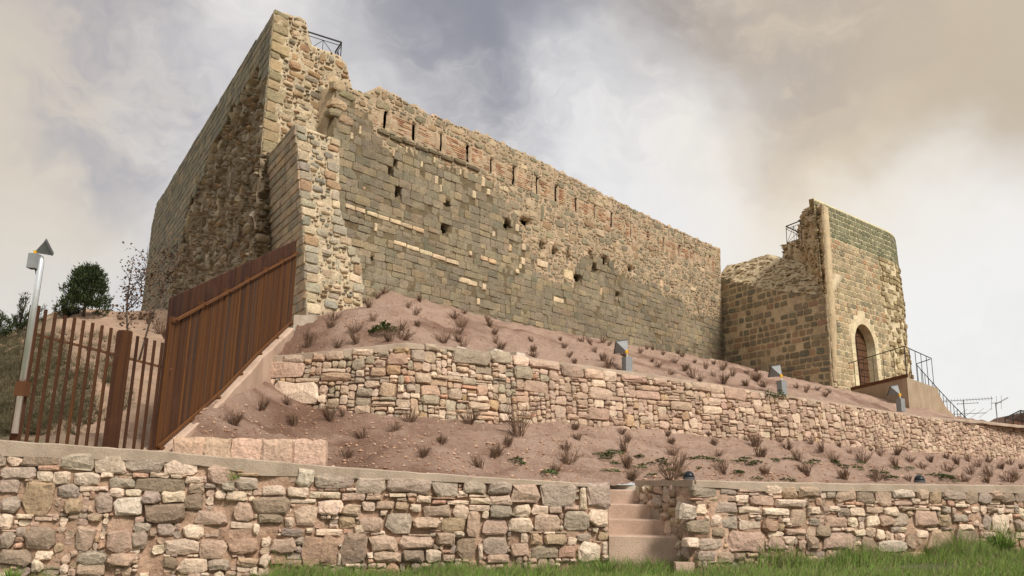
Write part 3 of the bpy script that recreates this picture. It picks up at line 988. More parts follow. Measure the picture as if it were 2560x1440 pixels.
# quoins up the sharp edge, then rubble in pale mortar
v = 3.6
quo = []
while v < RW.top(0.05) - 0.1:
    h = rng.uniform(0.2, 0.34)
    w_ = rng.uniform(0.25, 0.55)
    quo.append((0.0, v, w_, min(v + h, float(RW.top(0.1)))))
    v += h
for q in quo:
    if q[1] < 9.0: continue
    p = rect_poly(*q, 0.02, 0.05, 0.2, rng)
    if p:
        stones.append(dict(w=RW, poly=p, out=rng.uniform(0.015, 0.04), tint=pick([(1, lin(150, 136, 106, K)), (1, lin(170, 148, 114, K))], rng, 0.12), bev=0.02, embed=0.08))
for q in scatter(RW, 0.02, 0.85, rng, [q for q in quo if q[1] >= 9.0]):
    p = rect_poly(*q, 0.03, 0.12, 0.42, rng)
    if p:
        stones.append(dict(w=RW, poly=p, out=rng.uniform(0.006, 0.05) + (0.06 if q[0] < .6 and q[1] < 9.2 else 0), tint=pick(rub_pal(), rng, 0.14) if q[0] > .6 or q[1] > 9.2 else pick([(2, lin(150, 134, 112, K)), (1, lin(130, 114, 94, K))], rng, 0.14), bev=0.025, embed=0.08, dome=0.3, tilt=0.5))
# flank: fine ashlar above, eroded core with stones sticking out of it below
def lw_bad(u, v):
    return lw_disp(u, v) < -0.03 or lw_rough(u, v)
for q in courses(LW, (0.22, 0.30), (0.30, 0.62), rng, skip=lw_bad):
    p = rect_poly(*q, 0.030, 0.03, 0.12, rng, mids=False)
    if p:
        stones.append(dict(w=LW, poly=p, out=rng.uniform(0.006, 0.025), tint=pick([(3, lin(142, 132, 112, K)), (2, lin(128, 122, 106, K)), (1.4, lin(156, 141, 115, K))], rng, 0.10), bev=0.015, embed=0.05))
for q in scatter(LW, 0.04, 1.25, rng, skip=lambda u, v: not lw_rough(u, v), fill=0.7):
    p = rect_poly(*q, 0.05, 0.16, 0.45, rng)
    if p:
        stones.append(dict(w=LW, poly=p, out=rng.uniform(0.0, 0.15), tint=pick([(3, lin(154, 139, 117, K)), (2, lin(134, 119, 99, K)), (1.2, lin(158, 132, 102, K)), (1.4, lin(176, 161, 138, K))], rng, 0.16), bev=0.05, embed=0.15, dome=0.4, tilt=0.7))
lay(corner, stones)

# ---- buttress in front of the corner
B0 = isect(E + N1 * 2.6, D1, 752, 560)
BF = Wall([B0, B0 + D1 * 4.0], batter=0.055, v0=5.0)
BF.set([(757, 800), (770, 800), (912, 770)], [(700, 309), (738, 308), (775, 302), (792, 300), (812, 316), (846, 332), (880, 345)])
def bf_right(v):
    pts = [BF.hit(x, y) for x, y in ((910, 775), (907, 710), (900, 650), (884, 622), (864, 575), (850, 520), (848, 430), (846, 333))]
    vv = [p[1] for p in pts]; uu = [p[0] for p in pts]
    o = np.argsort(vv)
    return float(np.interp(v, np.array(vv)[o], np.array(uu)[o]))
def bf_left(v):
    pts = [BF.hit(x, y) for x, y in ((766, 795), (763, 640), (757, 560), (738, 309))]
    vv = [p[1] for p in pts]; uu = [p[0] for p in pts]
    o = np.argsort(vv)
    return float(np.interp(v, np.array(vv)[o], np.array(uu)[o]))
vt_b = BF.hit(738, 308)[1]
vb_b = BF.hit(770, 800)[1] - 0.5
# its own grid: the right side steps outwards lower down
rng = random.Random(22)
mb = MB(); tn = []
NV, NU = 90, 44
for j in range(NV):
    v = lerp(vb_b, vt_b, j / (NV - 1))
    a, b = bf_left(v), bf_right(v) + 0.03 * nz(v * 5, 2.0)
    for i in range(NU):
        u = lerp(a, b, i / (NU - 1))
        mb.v.append(tuple(BF.P(u, v, 0.05 * nz(u * 2.4, v * 2.4, 3.0, 4) - 0.015)))
        tn.append(MORTAR_L)
for j in range(NV - 1):
    for i in range(NU - 1):
        k = j * NU + i
        mb.f.append((k, k + 1, k + NU + 1, k + NU))
# back ring: the left side runs along D2 to the tower, the right side straight back to the wall
nb = len(mb.v)
DEP = 4.2
for j in range(NV):
    v = lerp(vb_b, vt_b, j / (NV - 1))
    for side, u in ((0, bf_left(v)), (1, bf_right(v))):
        p = BF.P(u, v, 0)
        q = (p + Vector((D2.x, D2.y, 0)) * DEP) if side == 0 else (p - Vector((N1.x, N1.y, 0)) * 2.2)
        mb.v.append(tuple(q)); tn.append(MORTAR_D)
for j in range(NV - 1):
    mb.f.append((nb + 2 * j, j * NU, (j + 1) * NU, nb + 2 * j + 2))
    mb.f.append((j * NU + NU - 1, nb + 2 * j + 1, nb + 2 * j + 3, (j + 1) * NU + NU - 1))
topi = (NV - 1) * NU
mb.f.append(tuple([topi + i for i in range(NU)] + [nb + 2 * NV - 1, nb + 2 * NV - 2]))
butt = link('buttress', mb.v, mb.f, 'masonry', origin=(B0.x, B0.y, 4.0), smooth=False, tints=tn)
for p in butt.data.polygons:
    p.use_smooth = p.index < (NV - 1) * (NU - 1)
tag(butt, 'pale mortared stone buttress leaning on the castle corner behind the rusty plank fence', 'buttress')
stones = []
BF.u0, BF.u1 = bf_left(vb_b) - 0.2, bf_right(vb_b) + 0.1
BF.bu, BF.bv = np.array([-1, 9]), np.array([vb_b, vb_b])
BF.tu, BF.tv = np.array([-1, 9]), np.array([vt_b, vt_b])
qs = []
v = vb_b
while v < vt_b - 0.1:
    h = rng.uniform(0.17, 0.28)
    w_ = rng.uniform(0.2, 0.42)
    a = bf_left(v + h / 2)
    qs.append((a, v, a + w_, min(v + h, vt_b)))
    b = bf_right(v + h / 2)
    w_ = rng.uniform(0.18, 0.4)
    if rng.random() < 0.8:
        qs.append((b - w_, v, b + rng.uniform(-.03, .05), min(v + h, vt_b)))
    v += h
pal_b = [(3, lin(168, 156, 134, K)), (2, lin(150, 142, 126, K)), (2, lin(184, 164, 134, K)), (1, lin(160, 134, 104, K)), (0.8, lin(206, 186, 156, K))]
for q in qs:
    p = rect_poly(*q, 0.025, 0.06, 0.25, rng)
    if p:
        stones.append(dict(w=BF, poly=p, out=rng.uniform(0.015, 0.045), tint=pick(pal_b, rng, 0.12), bev=0.02, embed=0.08))
for q in scatter(BF, 0.02, 0.85, rng, qs, skip=lambda u, v: u < bf_left(v) + 0.05 or u > bf_right(v) - 0.05):
    p = rect_poly(*q, 0.028, 0.12, 0.42, rng)
    if p:
        stones.append(dict(w=BF, poly=p, out=rng.uniform(0.006, 0.045), tint=pick(pal_b, rng, 0.14), bev=0.025, embed=0.08, dome=0.3, tilt=0.5))
# left side: coursed blocks
bs0 = BF.P(bf_left(5.0), 5.0)
BS = Wall([(bs0.x + D2.x * 3.9, bs0.y + D2.y * 3.9), (bs0.x, bs0.y)])
BS.bu, BS.bv, BS.tu, BS.tv = np.array([0, BS.U]), np.array([3.0, 3.0]), np.array([0, BS.U]), np.array([vt_b, vt_b])
BS.u0, BS.u1 = 0.0, BS.U
def bs_off(u, v):
    q = BF.P(bf_left(v), v)
    e = Vector((q.x - bs0.x, q.y - bs0.y))
    return e.dot(BS.sn[0])
BS.disp = bs_off
for q in courses(BS, (0.17, 0.25), (0.26, 0.5), rng):
    um = BS.U + (Vector((BF.P(bf_left(q[1]), q[1]).x, BF.P(bf_left(q[1]), q[1]).y)) - Vector((bs0.x, bs0.y))).dot(-D2)
    q = (q[0], q[1], min(q[2], um) if q[2] < BS.U - 0.01 else um, q[3])
    if q[2] - q[0] < 0.08: continue
    p = rect_poly(*q, 0.018, 0.04, 0.16, rng)
    if p:
        stones.append(dict(w=BS, poly=p, out=rng.uniform(0.006, 0.03), tint=pick([(3, lin(170, 150, 126, K)), (2, lin(150, 138, 118, K)), (1, lin(180, 154, 124, K))], rng, 0.13), bev=0.015, embed=0.05))
lay(butt, stones)

# ---- the long curtain wall
L0 = isect(E + N1 * 0.75, D1, 838, 260)
CW = Wall([L0, L0 + D1 * 16.0])
BASE_CW = [(838, 700), (905, 716), (982, 730), (1083, 762), (1184, 788), (1284, 812), (1425, 840), (1560, 864), (1700, 887), (1812, 907)]
TOP_CW = [(838, 212), (846, 205), (872, 202), (882, 222), (925, 232), (932, 224), (948, 217), (962, 223), (1080, 286), (1225, 342), (1345, 398), (1500, 480), (1650, 554), (1800, 622)]
CW.set(BASE_CW, TOP_CW)
CW.bv = CW.bv - 0.5
cu1 = CW.hit(1806, 760)[0]
CW.u0, CW.u1 = 0.0, cu1
SLITS = [(967, 282, 321), (1037, 312, 351), (1106, 336, 378), (1172, 365, 406), (1232, 397, 431), (1287, 419, 461), (1345, 445, 484), (1391, 466, 504), (1441, 497, 528), (1488, 515, 546), (1531, 534, 566), (1578, 559, 593), (1620, 582, 601), (1660, 596, 626), (1700, 615, 641), (1737, 630, 654), (1775, 643, 676)]
HOLES = [(977, 431, 15, 20), (996, 478, 17, 28), (990, 408, 8, 14), (1113, 575, 18, 26), (1270, 562, 17, 20), (1317, 554, 22, 17), (1356, 616, 9, 22), (1388, 630, 10, 24), (1422, 640, 7, 24), (1479, 636, 9, 18), (1515, 650, 17, 18), (1486, 672, 12, 20), (1578, 673, 13, 13), (1446, 696, 18, 14), (1120, 510, 14, 10), (1545, 738, 12, 10), (930, 648, 6, 8)]
SL = []
for x, a, b in SLITS:
    u, v1 = CW.hit(x, a); _, v0 = CW.hit(x, b)
    SL.append((u - 0.062, v0 - .02, u + 0.062, v1 + .03))
HO = []
for x, y, w_, h_ in HOLES:
    u, v = CW.hit(x, y)
    du = abs(CW.hit(x + w_ / 2, y)[0] - u); dv = abs(CW.hit(x, y - h_ / 2)[1] - v)
    HO.append((u, v, du, dv))
BOUND = [(820, 205), (842, 215), (930, 300), (950, 372), (1060, 392), (1190, 432), (1255, 480), (1280, 540), (1330, 640), (1345, 690), (1430, 712), (1446, 650), (1530, 660), (1580, 700), (1640, 722), (1720, 762), (1815, 800)]
_bx, _by = zip(*BOUND)
def cw_px(u, v):
    return proj(CW.P(u, v))
def is_rubble(u, v):
    x, y = cw_px(u, v)
    return y < np.interp(x, _bx, _by) + 22 * nz(u * 1.5, v * 1.5, 2.2) + 16 * nz(u * 5, v * 5, 6.2)
def cw_disp0(u, v):
    return 0.035 * nz(u * 0.6, v * 0.8, 3.0) + 0.014 * nz(u * 2.4, v * 2.4, 5.0)
def cw_disp(u, v):
    d = cw_disp0(u, v)
    for a, b, c, e in SL:
        if a - 0.02 < u < c + 0.02 and b < v < e:
            return d - 0.07
    for a, b, du, dv in HO:
        r = ((u - a) / du) ** 2 + ((v - b) / dv) ** 2
        r += 0.5 * nz(u * 5, v * 5, 3.0)
        if r < 1.0:
            return d - 0.20
        if r < 3.0:
            d -= 0.09 * (3.0 - r) / 2
    return d
CW.disp = cw_disp
def cw_hole(u, v):
    for a, b, c, e in SL:
        if a + 0.012 < u < c - 0.012 and b < v < e:
            return True
    for a, b, du, dv in HO:
        if ((u - a) / du) ** 2 + ((v - b) / dv) ** 2 + 0.5 * nz(u * 5, v * 5, 3.0) < 0.8:
            return True
    return False
def cw_mortar(u, v):
    if is_rubble(u, v):
        k = 0.5 + 0.5 * nz(u * 0.9, v * 0.9, 7.0)
        return tuple(lerp(a, b, min(1, max(0, k))) for a, b in zip(lin(172, 152, 123, K), lin(182, 157, 130, K)))
    return lin(112, 98, 74, K)
rng = random.Random(23)
mb = MB()
tn = core_grid(mb, CW, (0.034, 0.05), cw_mortar, 1.3, 0.02, 0.006, rag=0.10, hole=cw_hole)
curtain = link('curtain_wall', mb.v, mb.f, 'masonry', origin=(L0.x, L0.y, 5.0), smooth=True, tints=tn)
tag(curtain, 'long grey-green castle wall with a row of narrow slits running back to the gate tower', 'castle wall')
CREAM = lin(204, 183, 149, K)
def pxr(W, x, y, w_, h_):
    a, b = W.hit(x - w_ / 2, y)[0], W.hit(x + w_ / 2, y)[0]
    c, d = W.hit(x, y + h_ / 2)[1], W.hit(x, y - h_ / 2)[1]
    return (a, c, b, d)
cream = []
for x, y, w_, h_ in [(1300,755,14,50),(1250,790,18,40),(1495,890,11,35),(1570,870,10,40),(1655,955,12,35),(1730,930,11,35),(1880,1000,12,40),(1745,1045,20,50),(1770,1095,12,45),(1960,1130,20,45),(2010,1060,18,55),(2045,1115,15,35),(1320,1095,14,20),(1390,1320,18,50)]:
    cream.append((340 + x / 2.322, y / 2.322, w_ / 2.322, h_ / 2.322))
for x, y, w_, h_ in [(117,297,20,65),(60,380,18,45),(150,362,18,40),(270,340,32,36),(190,630,18,38),(37,755,20,30),(125,787,50,30),(178,806,50,30),(295,720,18,45),(383,715,28,42),(377,805,26,45),(360,838,20,30),(340,870,22,30),(338,592,22,48),(127,970,26,42),(90,1065,18,45),(10,930,60,32),(60,948,42,30),(883,1000,11,48),(1267,950,20,42),(595,1050,34,32),(626,1060,32,32),(1470,985,30,26),(505,820,70,40),(670,890,60,60),(445,660,40,24)]:
    cream.append((1160 + x / 2.571, 340 + y / 2.571, w_ / 2.571, h_ / 2.571))
for x0, y0, x1, y1, n_ in ((862, 514, 912, 530, 2), (914, 531, 1060, 578, 5), (982, 604, 1147, 660, 5), (1146, 698, 1190, 713, 2)):
    for k in range(n_):
        t = (k + 0.5) / n_
        cream.append((lerp(x0, x1, t), lerp(y0, y1, t), (x1 - x0) / n_ * 0.97, 11))
placed = []
stones = []
for c in cream:
    r = pxr(CW, *c)
    placed.append(r)
    p = rect_poly(*r, 0.008, 0.05, 0.2, rng)
    if p:
        stones.append(dict(w=CW, poly=p, out=rng.uniform(0.02, 0.045), tint=pick([(3, CREAM), (1, lin(200, 172, 136, K))], rng, 0.08), bev=0.012, embed=0.06))
# dark string course under the brick panels
for k in range(8):
    t = (k + 0.5) / 8
    x, y = lerp(942, 1196, t), lerp(326, 424, t) + (3 if k % 2 else 0)
    r = pxr(CW, x, y, 31, 11)
    placed.append(r)
    p = rect_poly(*r, 0.012, 0.06, 0.2, rng)
    stones.append(dict(w=CW, poly=p, out=0.06, tint=pick([(1, lin(110, 98, 76, K))], rng, 0.12), bev=0.015, embed=0.06))
# brick panels between the slits: thin courses of red brick in mortar
BR = [(1, lin(176, 134, 104, K)), (0.8, lin(166, 122, 94, K)), (1, lin(188, 150, 118, K)), (1.6, lin(182, 156, 124, K))]
for i, s in enumerate(SL):
    if i < 4:
        spans = [(s[2] + 0.03, SL[i + 1][0] - 0.03 if i < 3 else s[2] + 0.55)]
        if i == 0: spans.append((s[0] - 0.42, s[0] - 0.03))
    else:
        spans = [(s[0] - rng.uniform(.12, .4), s[0] - 0.03), (s[2] + 0.03, s[2] + rng.uniform(.3, .85))]
        if i in (12,): spans = [(s[0] - .5, s[2] + .5)]
    for a, b in spans:
        v = s[1] + 0.02
        top = s[3] + (0.02 if i < 4 else -0.02)
        while v < top - 0.05:
            u = a + rng.uniform(0, 0.1)
            while u < b - 0.08:
                ww = min(rng.uniform(0.20, 0.34), b - u)
                if rng.random() < 0.74:
                    p = rect_poly(u, v, u + ww, v + 0.055, 0.016, 0.06, 0.15, rng, mids=False)
                    if p:
                        stones.append(dict(w=CW, poly=p, out=rng.uniform(0.003, 0.014), tint=pick(BR, rng, 0.12), bev=0.004, embed=0.03, name='brick', d0=cw_disp0(u, v)))
                u += ww
            v += 0.062
        placed.append((a, s[1], b, top))
for s in SL:
    placed.append(s)
def in_hole(u, v):
    for a, b, du, dv in HO:
        if ((u - a) / du) ** 2 + ((v - b) / dv) ** 2 < 1.1:
            return True
    return False
for q in scatter(CW, 0.03, 1.0, rng, placed, skip=lambda u, v: not is_rubble(u, v) or in_hole(u, v)):
    p = rect_poly(*q, 0.028, 0.12, 0.42, rng)
    if p:
        stones.append(dict(w=CW, poly=p, out=rng.uniform(0.004, 0.028), tint=pick([(3, lin(150, 136, 110, K)), (2.4, lin(138, 128, 105, K)), (1.6, lin(164, 144, 113, K)), (1.0, lin(188, 167, 136, K)), (0.8, lin(150, 124, 95, K))], rng, 0.15), bev=0.025, embed=0.06, dome=0.2, tilt=0.4))
for a, b, du, dv in HO:
    placed.append((a - du * .9, b - dv * .9, a + du * .9, b + dv * .9))
for q in courses(CW, (0.15, 0.30), (0.18, 0.52), rng, placed=placed, skip=lambda u, v: is_rubble(u, v) or in_hole(u, v)):
    if rng.random() < 0.035: continue
    q = (q[0], q[1] + rng.uniform(-.012, .012), q[2], q[3] + rng.uniform(-.012, .012))
    p = rect_poly(*q, 0.006, 0.045, 0.22, rng)
    if p:
        stones.append(dict(w=CW, poly=p, out=rng.uniform(0.0, 0.022), tint=tuple(x * (1 + 0.30 * nz(q[0] * .35, q[1] * .7, 4.0)) for x in pick(ASH, rng, 0.09)), bev=0.010, embed=0.05, dome=0.3, tilt=0.6))
# the torn left end: blocks that stick out over the buttress
for x, y, w_, h_ in ((850, 215, 34, 26), (866, 240, 38, 20), (846, 262, 40, 24), (838, 284, 36, 22), (862, 300, 40, 22), (858, 325, 34, 20)):
    r = pxr(CW, x, y, w_, h_)
    p = rect_poly(*r, 0.02, 0.1, 0.35, rng)
    stones.append(dict(w=CW, poly=p, out=rng.uniform(0.02, 0.08), tint=pick([(1, lin(140, 128, 100, K)), (1, lin(176, 154, 122, K))], rng, 0.12), bev=0.03, embed=0.2, dome=0.2, tilt=0.5))
lay(curtain, stones)

# ---- gate tower
G0 = xy(2066, 31.0, 740)
FL0 = CW.P(cu1, 6.0, 0.0)
FL0 = Vector((FL0.x, FL0.y))
FD = (FL0 - G0).normalized()
FLK = Wall([FL0 + FD * 1.0, G0])
FLK.set([(1790, 930), (1812, 925), (2062, 1000), (2100, 1000)], [(1790, 688), (1800, 690), (1842, 704), (1885, 714), (1925, 721), (1962, 727), (2047, 735), (2070, 737)], 0.0, FLK.U)
FLK.disp = lambda u, v: 0.02 * nz(u * .9, v * .9, 13.0)
GD = vp(3770, 1250)
DEPTH_T = 1.05                                   # the torn end stands back from the flank
# front: straight, then rounding away at the far corner
gp = [G0]
d = GD.copy()
p = isect(G0, GD, 2243, 640); gp.append(p.copy())
for k in range(11):
    a = -rad(9.5)
    d = Vector((d.x * math.cos(-a) - d.y * math.sin(-a), d.x * math.sin(-a) + d.y * math.cos(-a)))
    p = p + d * 0.74
    gp.append(p.copy())
FRT = Wall(gp, batter=0.035, v0=5.0, smooth=True)
zf = [FRT.hit(x, y)[1] for x, y in ((2062, 509), (2140, 543), (2200, 566))]
ztop = sum(zf) / 3
FRT.set((np.array([0, FRT.U]), np.array([3.6, 3.6])), (np.array([0, FRT.U]), np.array([ztop, ztop])), 0.0, FRT.U)
WORN_U = FRT.hit(2212, 800)[0]
def frt_disp(u, v):
    x, y = proj(FRT.P(u, v))
    e = max(0.0, min(1.0, (u - WORN_U) / 0.6)) * max(0.0, min(1.0, (9.0 - v) / 0.9))       # worn right-hand side below the new courses
    e2 = min(1, u / .12) * max(0.0, min(1.0, (0.42 + 0.1 * nz(v * 2, 1.0) - u) / 0.12)) * max(0.0, min(1.0, (ztop - 0.1 - v) / 0.3))
    return -0.06 * e2 * (1 + nz(u * 4, v * 3, 2.0)) + e * (-0.07 + 0.13 * nz(u * 1.8, v * 1.6, 4.0, 4))
FRT.disp = frt_disp
T0 = G0 + Vector((GD.x, GD.y)) * 0.02
TRN = Wall([G0 + GD * 1.9 + FD * 3.4, G0 + FD * 0.02])
TRN.set([(1940, 900), (2100, 960)], [(1945, 617), (1954, 612), (1985, 600), (1994, 596), (1997, 550), (2003, 531), (2018, 517), (2038, 509), (2062, 508)], None, None)
TRN.u0, TRN.u1 = TRN.hit(1953, 625)[0], TRN.U
TRN.disp = lambda u, v: -0.05 + 0.16 * nz(u * 1.8, v * 1.6, 3.0, 4) * min(1, (TRN.U - u) / 0.3)
# sloping torn top between the flank and the core behind
sl_b = [(1800, 690), (1842, 704), (1885, 714), (1925, 721), (1962, 727), (2047, 735), (2085, 738)]
SLP = Wall([FL0 + FD * 1.0, G0], batter=0.8, v0=0.0)
SLP.v0 = lambda u: float(FLK.top(u)) - 0.02
SLP.set([(1800, 692), (1842, 706), (1885, 716), (1925, 723), (1962, 729), (2047, 737), (2075, 740)], [(1797, 668), (1838, 660), (1870, 651), (1900, 640), (1920, 636), (1940, 644), (1956, 648), (1985, 650), (2062, 690)], 0.0, None)
SLP.u0, SLP.u1 = FLK.hit(1800, 720)[0], FLK.U - 0.22
SLP.disp = lambda u, v: 0.09 * nz(u * 2.0, v * 2.6, 3.0, 4)
rng = random.Random(24)
def flk_m(u, v):
    k = 0.5 + 0.5 * nz(u, v, 3.0)
    return tuple(lerp(a, b, min(1, max(0, k))) for a, b in zip(lin(196, 178, 146, K), lin(172, 154, 124, K)))
mb = MB(); tn = []
tn += core_grid(mb, FLK, (0.07, 0.07), flk_m, 1.2, 0.02, 0.01, rag=0.04, back=GD * .96 + FD * .25)
tn += core_grid(mb, SLP, (0.08, 0.05), lambda u, v: lin(188, 170, 138, K), 0.5, 0.03, 0.0, rag=0.06)
tn += core_grid(mb, TRN, (0.06, 0.06), lambda u, v: lin(186, 164, 130, K), 0.8, 0.05, 0.0, rag=0.03, back=GD * .9 + FD * .06)
gate = empty('gate_tower', (G0.x, G0.y, 4.6))
tag(gate, 'rounded stone gate tower with an arched timber door at the far end of the castle', 'tower')
link('rubble_core', mb.v, mb.f, 'masonry', gate, smooth=True, tints=tn)

# door opening in the front
DA, DB = FRT.hit(2139, 880), FRT.hit(2188, 880)
du0, du1 = DA[0], DB[0]
dtop = FRT.hit(2160, 809)[1]
dbot = FRT.hit(2160, 985)[1]
dmid, drad = (du0 + du1) / 2, (du1 - du0) / 2
dspr = dtop - drad * 1.15
def in_door(u, v, m=0.0):
    if abs(u - dmid) > drad + m or v > dtop + m:
        return False
    if v <= dspr:
        return True
    return ((u - dmid) / (drad + m)) ** 2 + ((v - dspr) / (dtop - dspr + m)) ** 2 < 1
mb = MB(); tn = []
NU, NV = 150, 150
us = np.linspace(0, FRT.U, NU); vs = np.linspace(3.6, ztop, NV)
# move the grid columns and rows so that the opening has a clean edge
grid = {}
for i, u in enumerate(us):
    for j, v in enumerate(vs):
        grid[i, j] = len(mb.v)
        d = frt_disp(u, v) - 0.012 + 0.015 * nz(u * 3, v * 3, 1.0)
        mb.v.append(tuple(FRT.P(u, v, d)))
        newer = v > ztop - 1.5 + 0.12 * nz(u * 3, 4.0)
        tn.append(lin(202, 188, 150, K) if newer else lin(206, 188, 154, K))
for i in range(NU - 1):
    for j in range(NV - 1):
        um, vm = (us[i] + us[i + 1]) / 2, (vs[j] + vs[j + 1]) / 2
        if in_door(um, vm, 0.10):
            continue
        mb.f.append((grid[i, j], grid[i + 1, j], grid[i + 1, j + 1], grid[i, j + 1]))
b0 = len(mb.v)
for i, u in enumerate(us):
    dp = 0.22 + 0.68 * min(1, u / 1.3)
    mb.v += [tuple(FRT.P(u, ztop, -dp)), tuple(FRT.P(u, 3.6, -dp))]
    tn += [lin(190, 176, 144, K)] * 2
for i in range(NU - 1):
    mb.f.append((grid[i, NV - 1], grid[i + 1, NV - 1], b0 + 2 * i + 2, b0 + 2 * i))
link('front_wall', mb.v, mb.f, 'masonry', gate, smooth=True, tints=tn)
# arch and jambs: dressed pale stone, each voussoir a stone
def ring_pt(a, r):
    return dmid + math.cos(a) * r, dspr + math.sin(a) * (r * 1.08)
stones = []
WID = 0.30
DRESS = [(1, lin(214, 196, 160, K)), (1, lin(204, 186, 152, K))]
arch_pieces = []
nv_ = 13
for k in range(nv_):
    a0, a1 = math.pi * k / nv_, math.pi * (k + 1) / nv_
    arch_pieces.append([ring_pt(a0, drad), ring_pt(a0, drad + WID), ring_pt((a0 + a1) / 2, drad + WID), ring_pt(a1, drad + WID), ring_pt(a1, drad), ring_pt((a0 + a1) / 2, drad)])
v = dspr
while v > dbot - 0.2:
    h = rng.uniform(0.34, 0.46)
    for s in (-1, 1):
        a, b = dmid + s * drad, dmid + s * (drad + WID)
        a, b = min(a, b), max(a, b)
        arch_pieces.append([(a, v - h), (b, v - h), (b, v), (a, v)])
    v -= h
for pc in arch_pieces:
    V, F = [], []
    tcol = pick(DRESS, rng, 0.05)
    n = len(pc)
    cu = sum(p[0] for p in pc) / n; cv = sum(p[1] for p in pc) / n
    pc = [(cu + (p[0] - cu) * 0.985, cv + (p[1] - cv) * 0.985) for p in pc]
    for d in (-0.42, 0.02, 0.028):
        s = 0.97 if d == 0.028 else 1
        V += [FRT.P(cu + (p[0] - cu) * s, cv + (p[1] - cv) * s, d) for p in pc]
    for i in range(n):
        j = (i + 1) % n
        F += [(i, j, n + j, n + i), (n + i, n + j, 2 * n + j, 2 * n + i)]
    F += [tuple(range(2 * n, 3 * n)), tuple(range(n - 1, -1, -1))]
    link('arch_stone', V, F, 'masonry', gate, tints=[tcol] * len(V))
# the door: horizontal boards, each its own piece, two straps and a dark gap behind
door = empty('door', tuple(FRT.P(dmid, dbot, -0.36)))
door.parent = gate
door.location = ORG[door.name] - ORG[gate.name]
nb_ = 11
bh = (dtop - dbot + 0.06) / nb_
for k in range(nb_):
    v0, v1 = dbot + k * bh, dbot + (k + 1) * bh - 0.018
    def half(v):
        return drad + 0.05 if v < dspr else max(0.03, (drad + 0.05) * math.sqrt(max(0.0, 1 - ((v - dspr) / (dtop - dspr + 0.08)) ** 2)))
    h0, h1 = half(v0), half(v1)
    mb = MB()
    o = rng.uniform(0, 0.012)
    P4 = [(dmid - h0, v0), (dmid + h0, v0), (dmid + h1, v1), (dmid - h1, v1)]
    mb.hexa([FRT.P(u, v, -0.40) for u, v in P4], [FRT.P(u, v, -0.355 + o + (0.02 if i < 2 else 0)) for i, (u, v) in enumerate(P4)])
    mb.build('board', 'timber', door)
mb = MB()
P4 = [(dmid - drad - .06, dbot - .1), (dmid + drad + .06, dbot - .1), (dmid + drad + .06, dtop + .1), (dmid - drad - .06, dtop + .1)]
mb.hexa([FRT.P(u, v, -0.46) for u, v in P4], [FRT.P(u, v, -0.415) for u, v in P4])
mb.build('backing', 'timber_dark', door)
mb = MB()
mb.hexa([FRT.P(dmid - .015, dbot, -.36), FRT.P(dmid + .015, dbot, -.36), FRT.P(dmid + .015, dtop - .05, -.36), FRT.P(dmid - .015, dtop - .05, -.36)],
        [FRT.P(dmid - .015, dbot, -.315), FRT.P(dmid + .015, dbot, -.315), FRT.P(dmid + .015, dtop - .05, -.315), FRT.P(dmid - .015, dtop - .05, -.315)])
mb.build('centre_batten', 'timber_dark', door)
# a ring handle
mb = MB()
c = FRT.P(dmid + .16, dbot + 1.0, -0.32)
mb.tube([FRT.P(dmid + .16 + .05 * math.cos(t), dbot + 1.0 + .05 * math.sin(t), -0.31) for t in np.linspace(0, 2 * math.pi, 13)], 0.009, 5, False)
mb.build('ring_handle', 'black_metal', door)

# stones of the tower
dr = [(dmid - drad - WID, dbot - 1, dmid + drad + WID, dspr)]
def frt_skip(u, v):
    if in_door(u, v, WID + 0.03): return True
    return u < 0.42 and v < ztop - 0.3
for q in courses(FRT, (0.205, 0.26), (0.22, 0.40), rng, skip=frt_skip, placed=dr):
    vm, um = (q[1] + q[3]) / 2, (q[0] + q[2]) / 2
    new = vm > ztop - 1.5
    e = um > WORN_U + 0.15 and not new
    if e and rng.random() < 0.22:
        continue
    # clip blocks that would run into the arch ring
    if any(in_door(uu, vv, WID + 0.01) for uu in (q[0], q[2]) for vv in (q[1], q[3])):
        if q[0] < dmid < q[2]: continue
        if um < dmid:
            while q[2] - q[0] > 0.09 and (in_door(q[2], q[1], WID) or in_door(q[2], q[3], WID)): q = (q[0], q[1], q[2] - 0.02, q[3])
        else:
            while q[2] - q[0] > 0.09 and (in_door(q[0], q[1], WID) or in_door(q[0], q[3], WID)): q = (q[0] + 0.02, q[1], q[2], q[3])
        if q[2] - q[0] <= 0.10: continue
    p = rect_poly(*q, 0.042, 0.06, 0.22, rng, mids=False)
    if p:
        pal = [(3, lin(120, 117, 90, K)), (2, lin(131, 127, 99, K)), (1, lin(110, 108, 86, K))] if new else [(3, lin(168, 150, 118, K)), (2, lin(154, 138, 108, K)), (1.4, lin(182, 160, 126, K)), (0.8, lin(166, 132, 98, K)), (0.8, lin(136, 126, 100, K))]
        if e: pal = [(2, lin(150, 132, 98, K)), (2, lin(176, 158, 122, K)), (1, lin(126, 106, 74, K))]
        stones.append(dict(w=FRT, poly=p, out=rng.uniform(0.0, 0.014) if not e else rng.uniform(0.01, 0.06), tint=pick(pal, rng, 0.10), bev=0.014, embed=0.06))
_u1 = FRT.u1
FRT.u1 = 0.46
strip = scatter(FRT, 0.025, 0.7, rng, skip=lambda u, v: u > 0.44 or u < 0.03 or v > ztop - 0.3, fill=1.0)
FRT.u1 = _u1
for q in strip:
    p = rect_poly(*q, 0.03, 0.13, 0.4, rng)
    if p:
        stones.append(dict(w=FRT, poly=p, out=rng.uniform(0.01, 0.06), tint=pick([(3, lin(176, 158, 126, K)), (2, lin(152, 136, 106, K)), (1, lin(134, 116, 88, K))], rng, 0.14), bev=0.025, embed=0.08, dome=0.3, tilt=0.5))
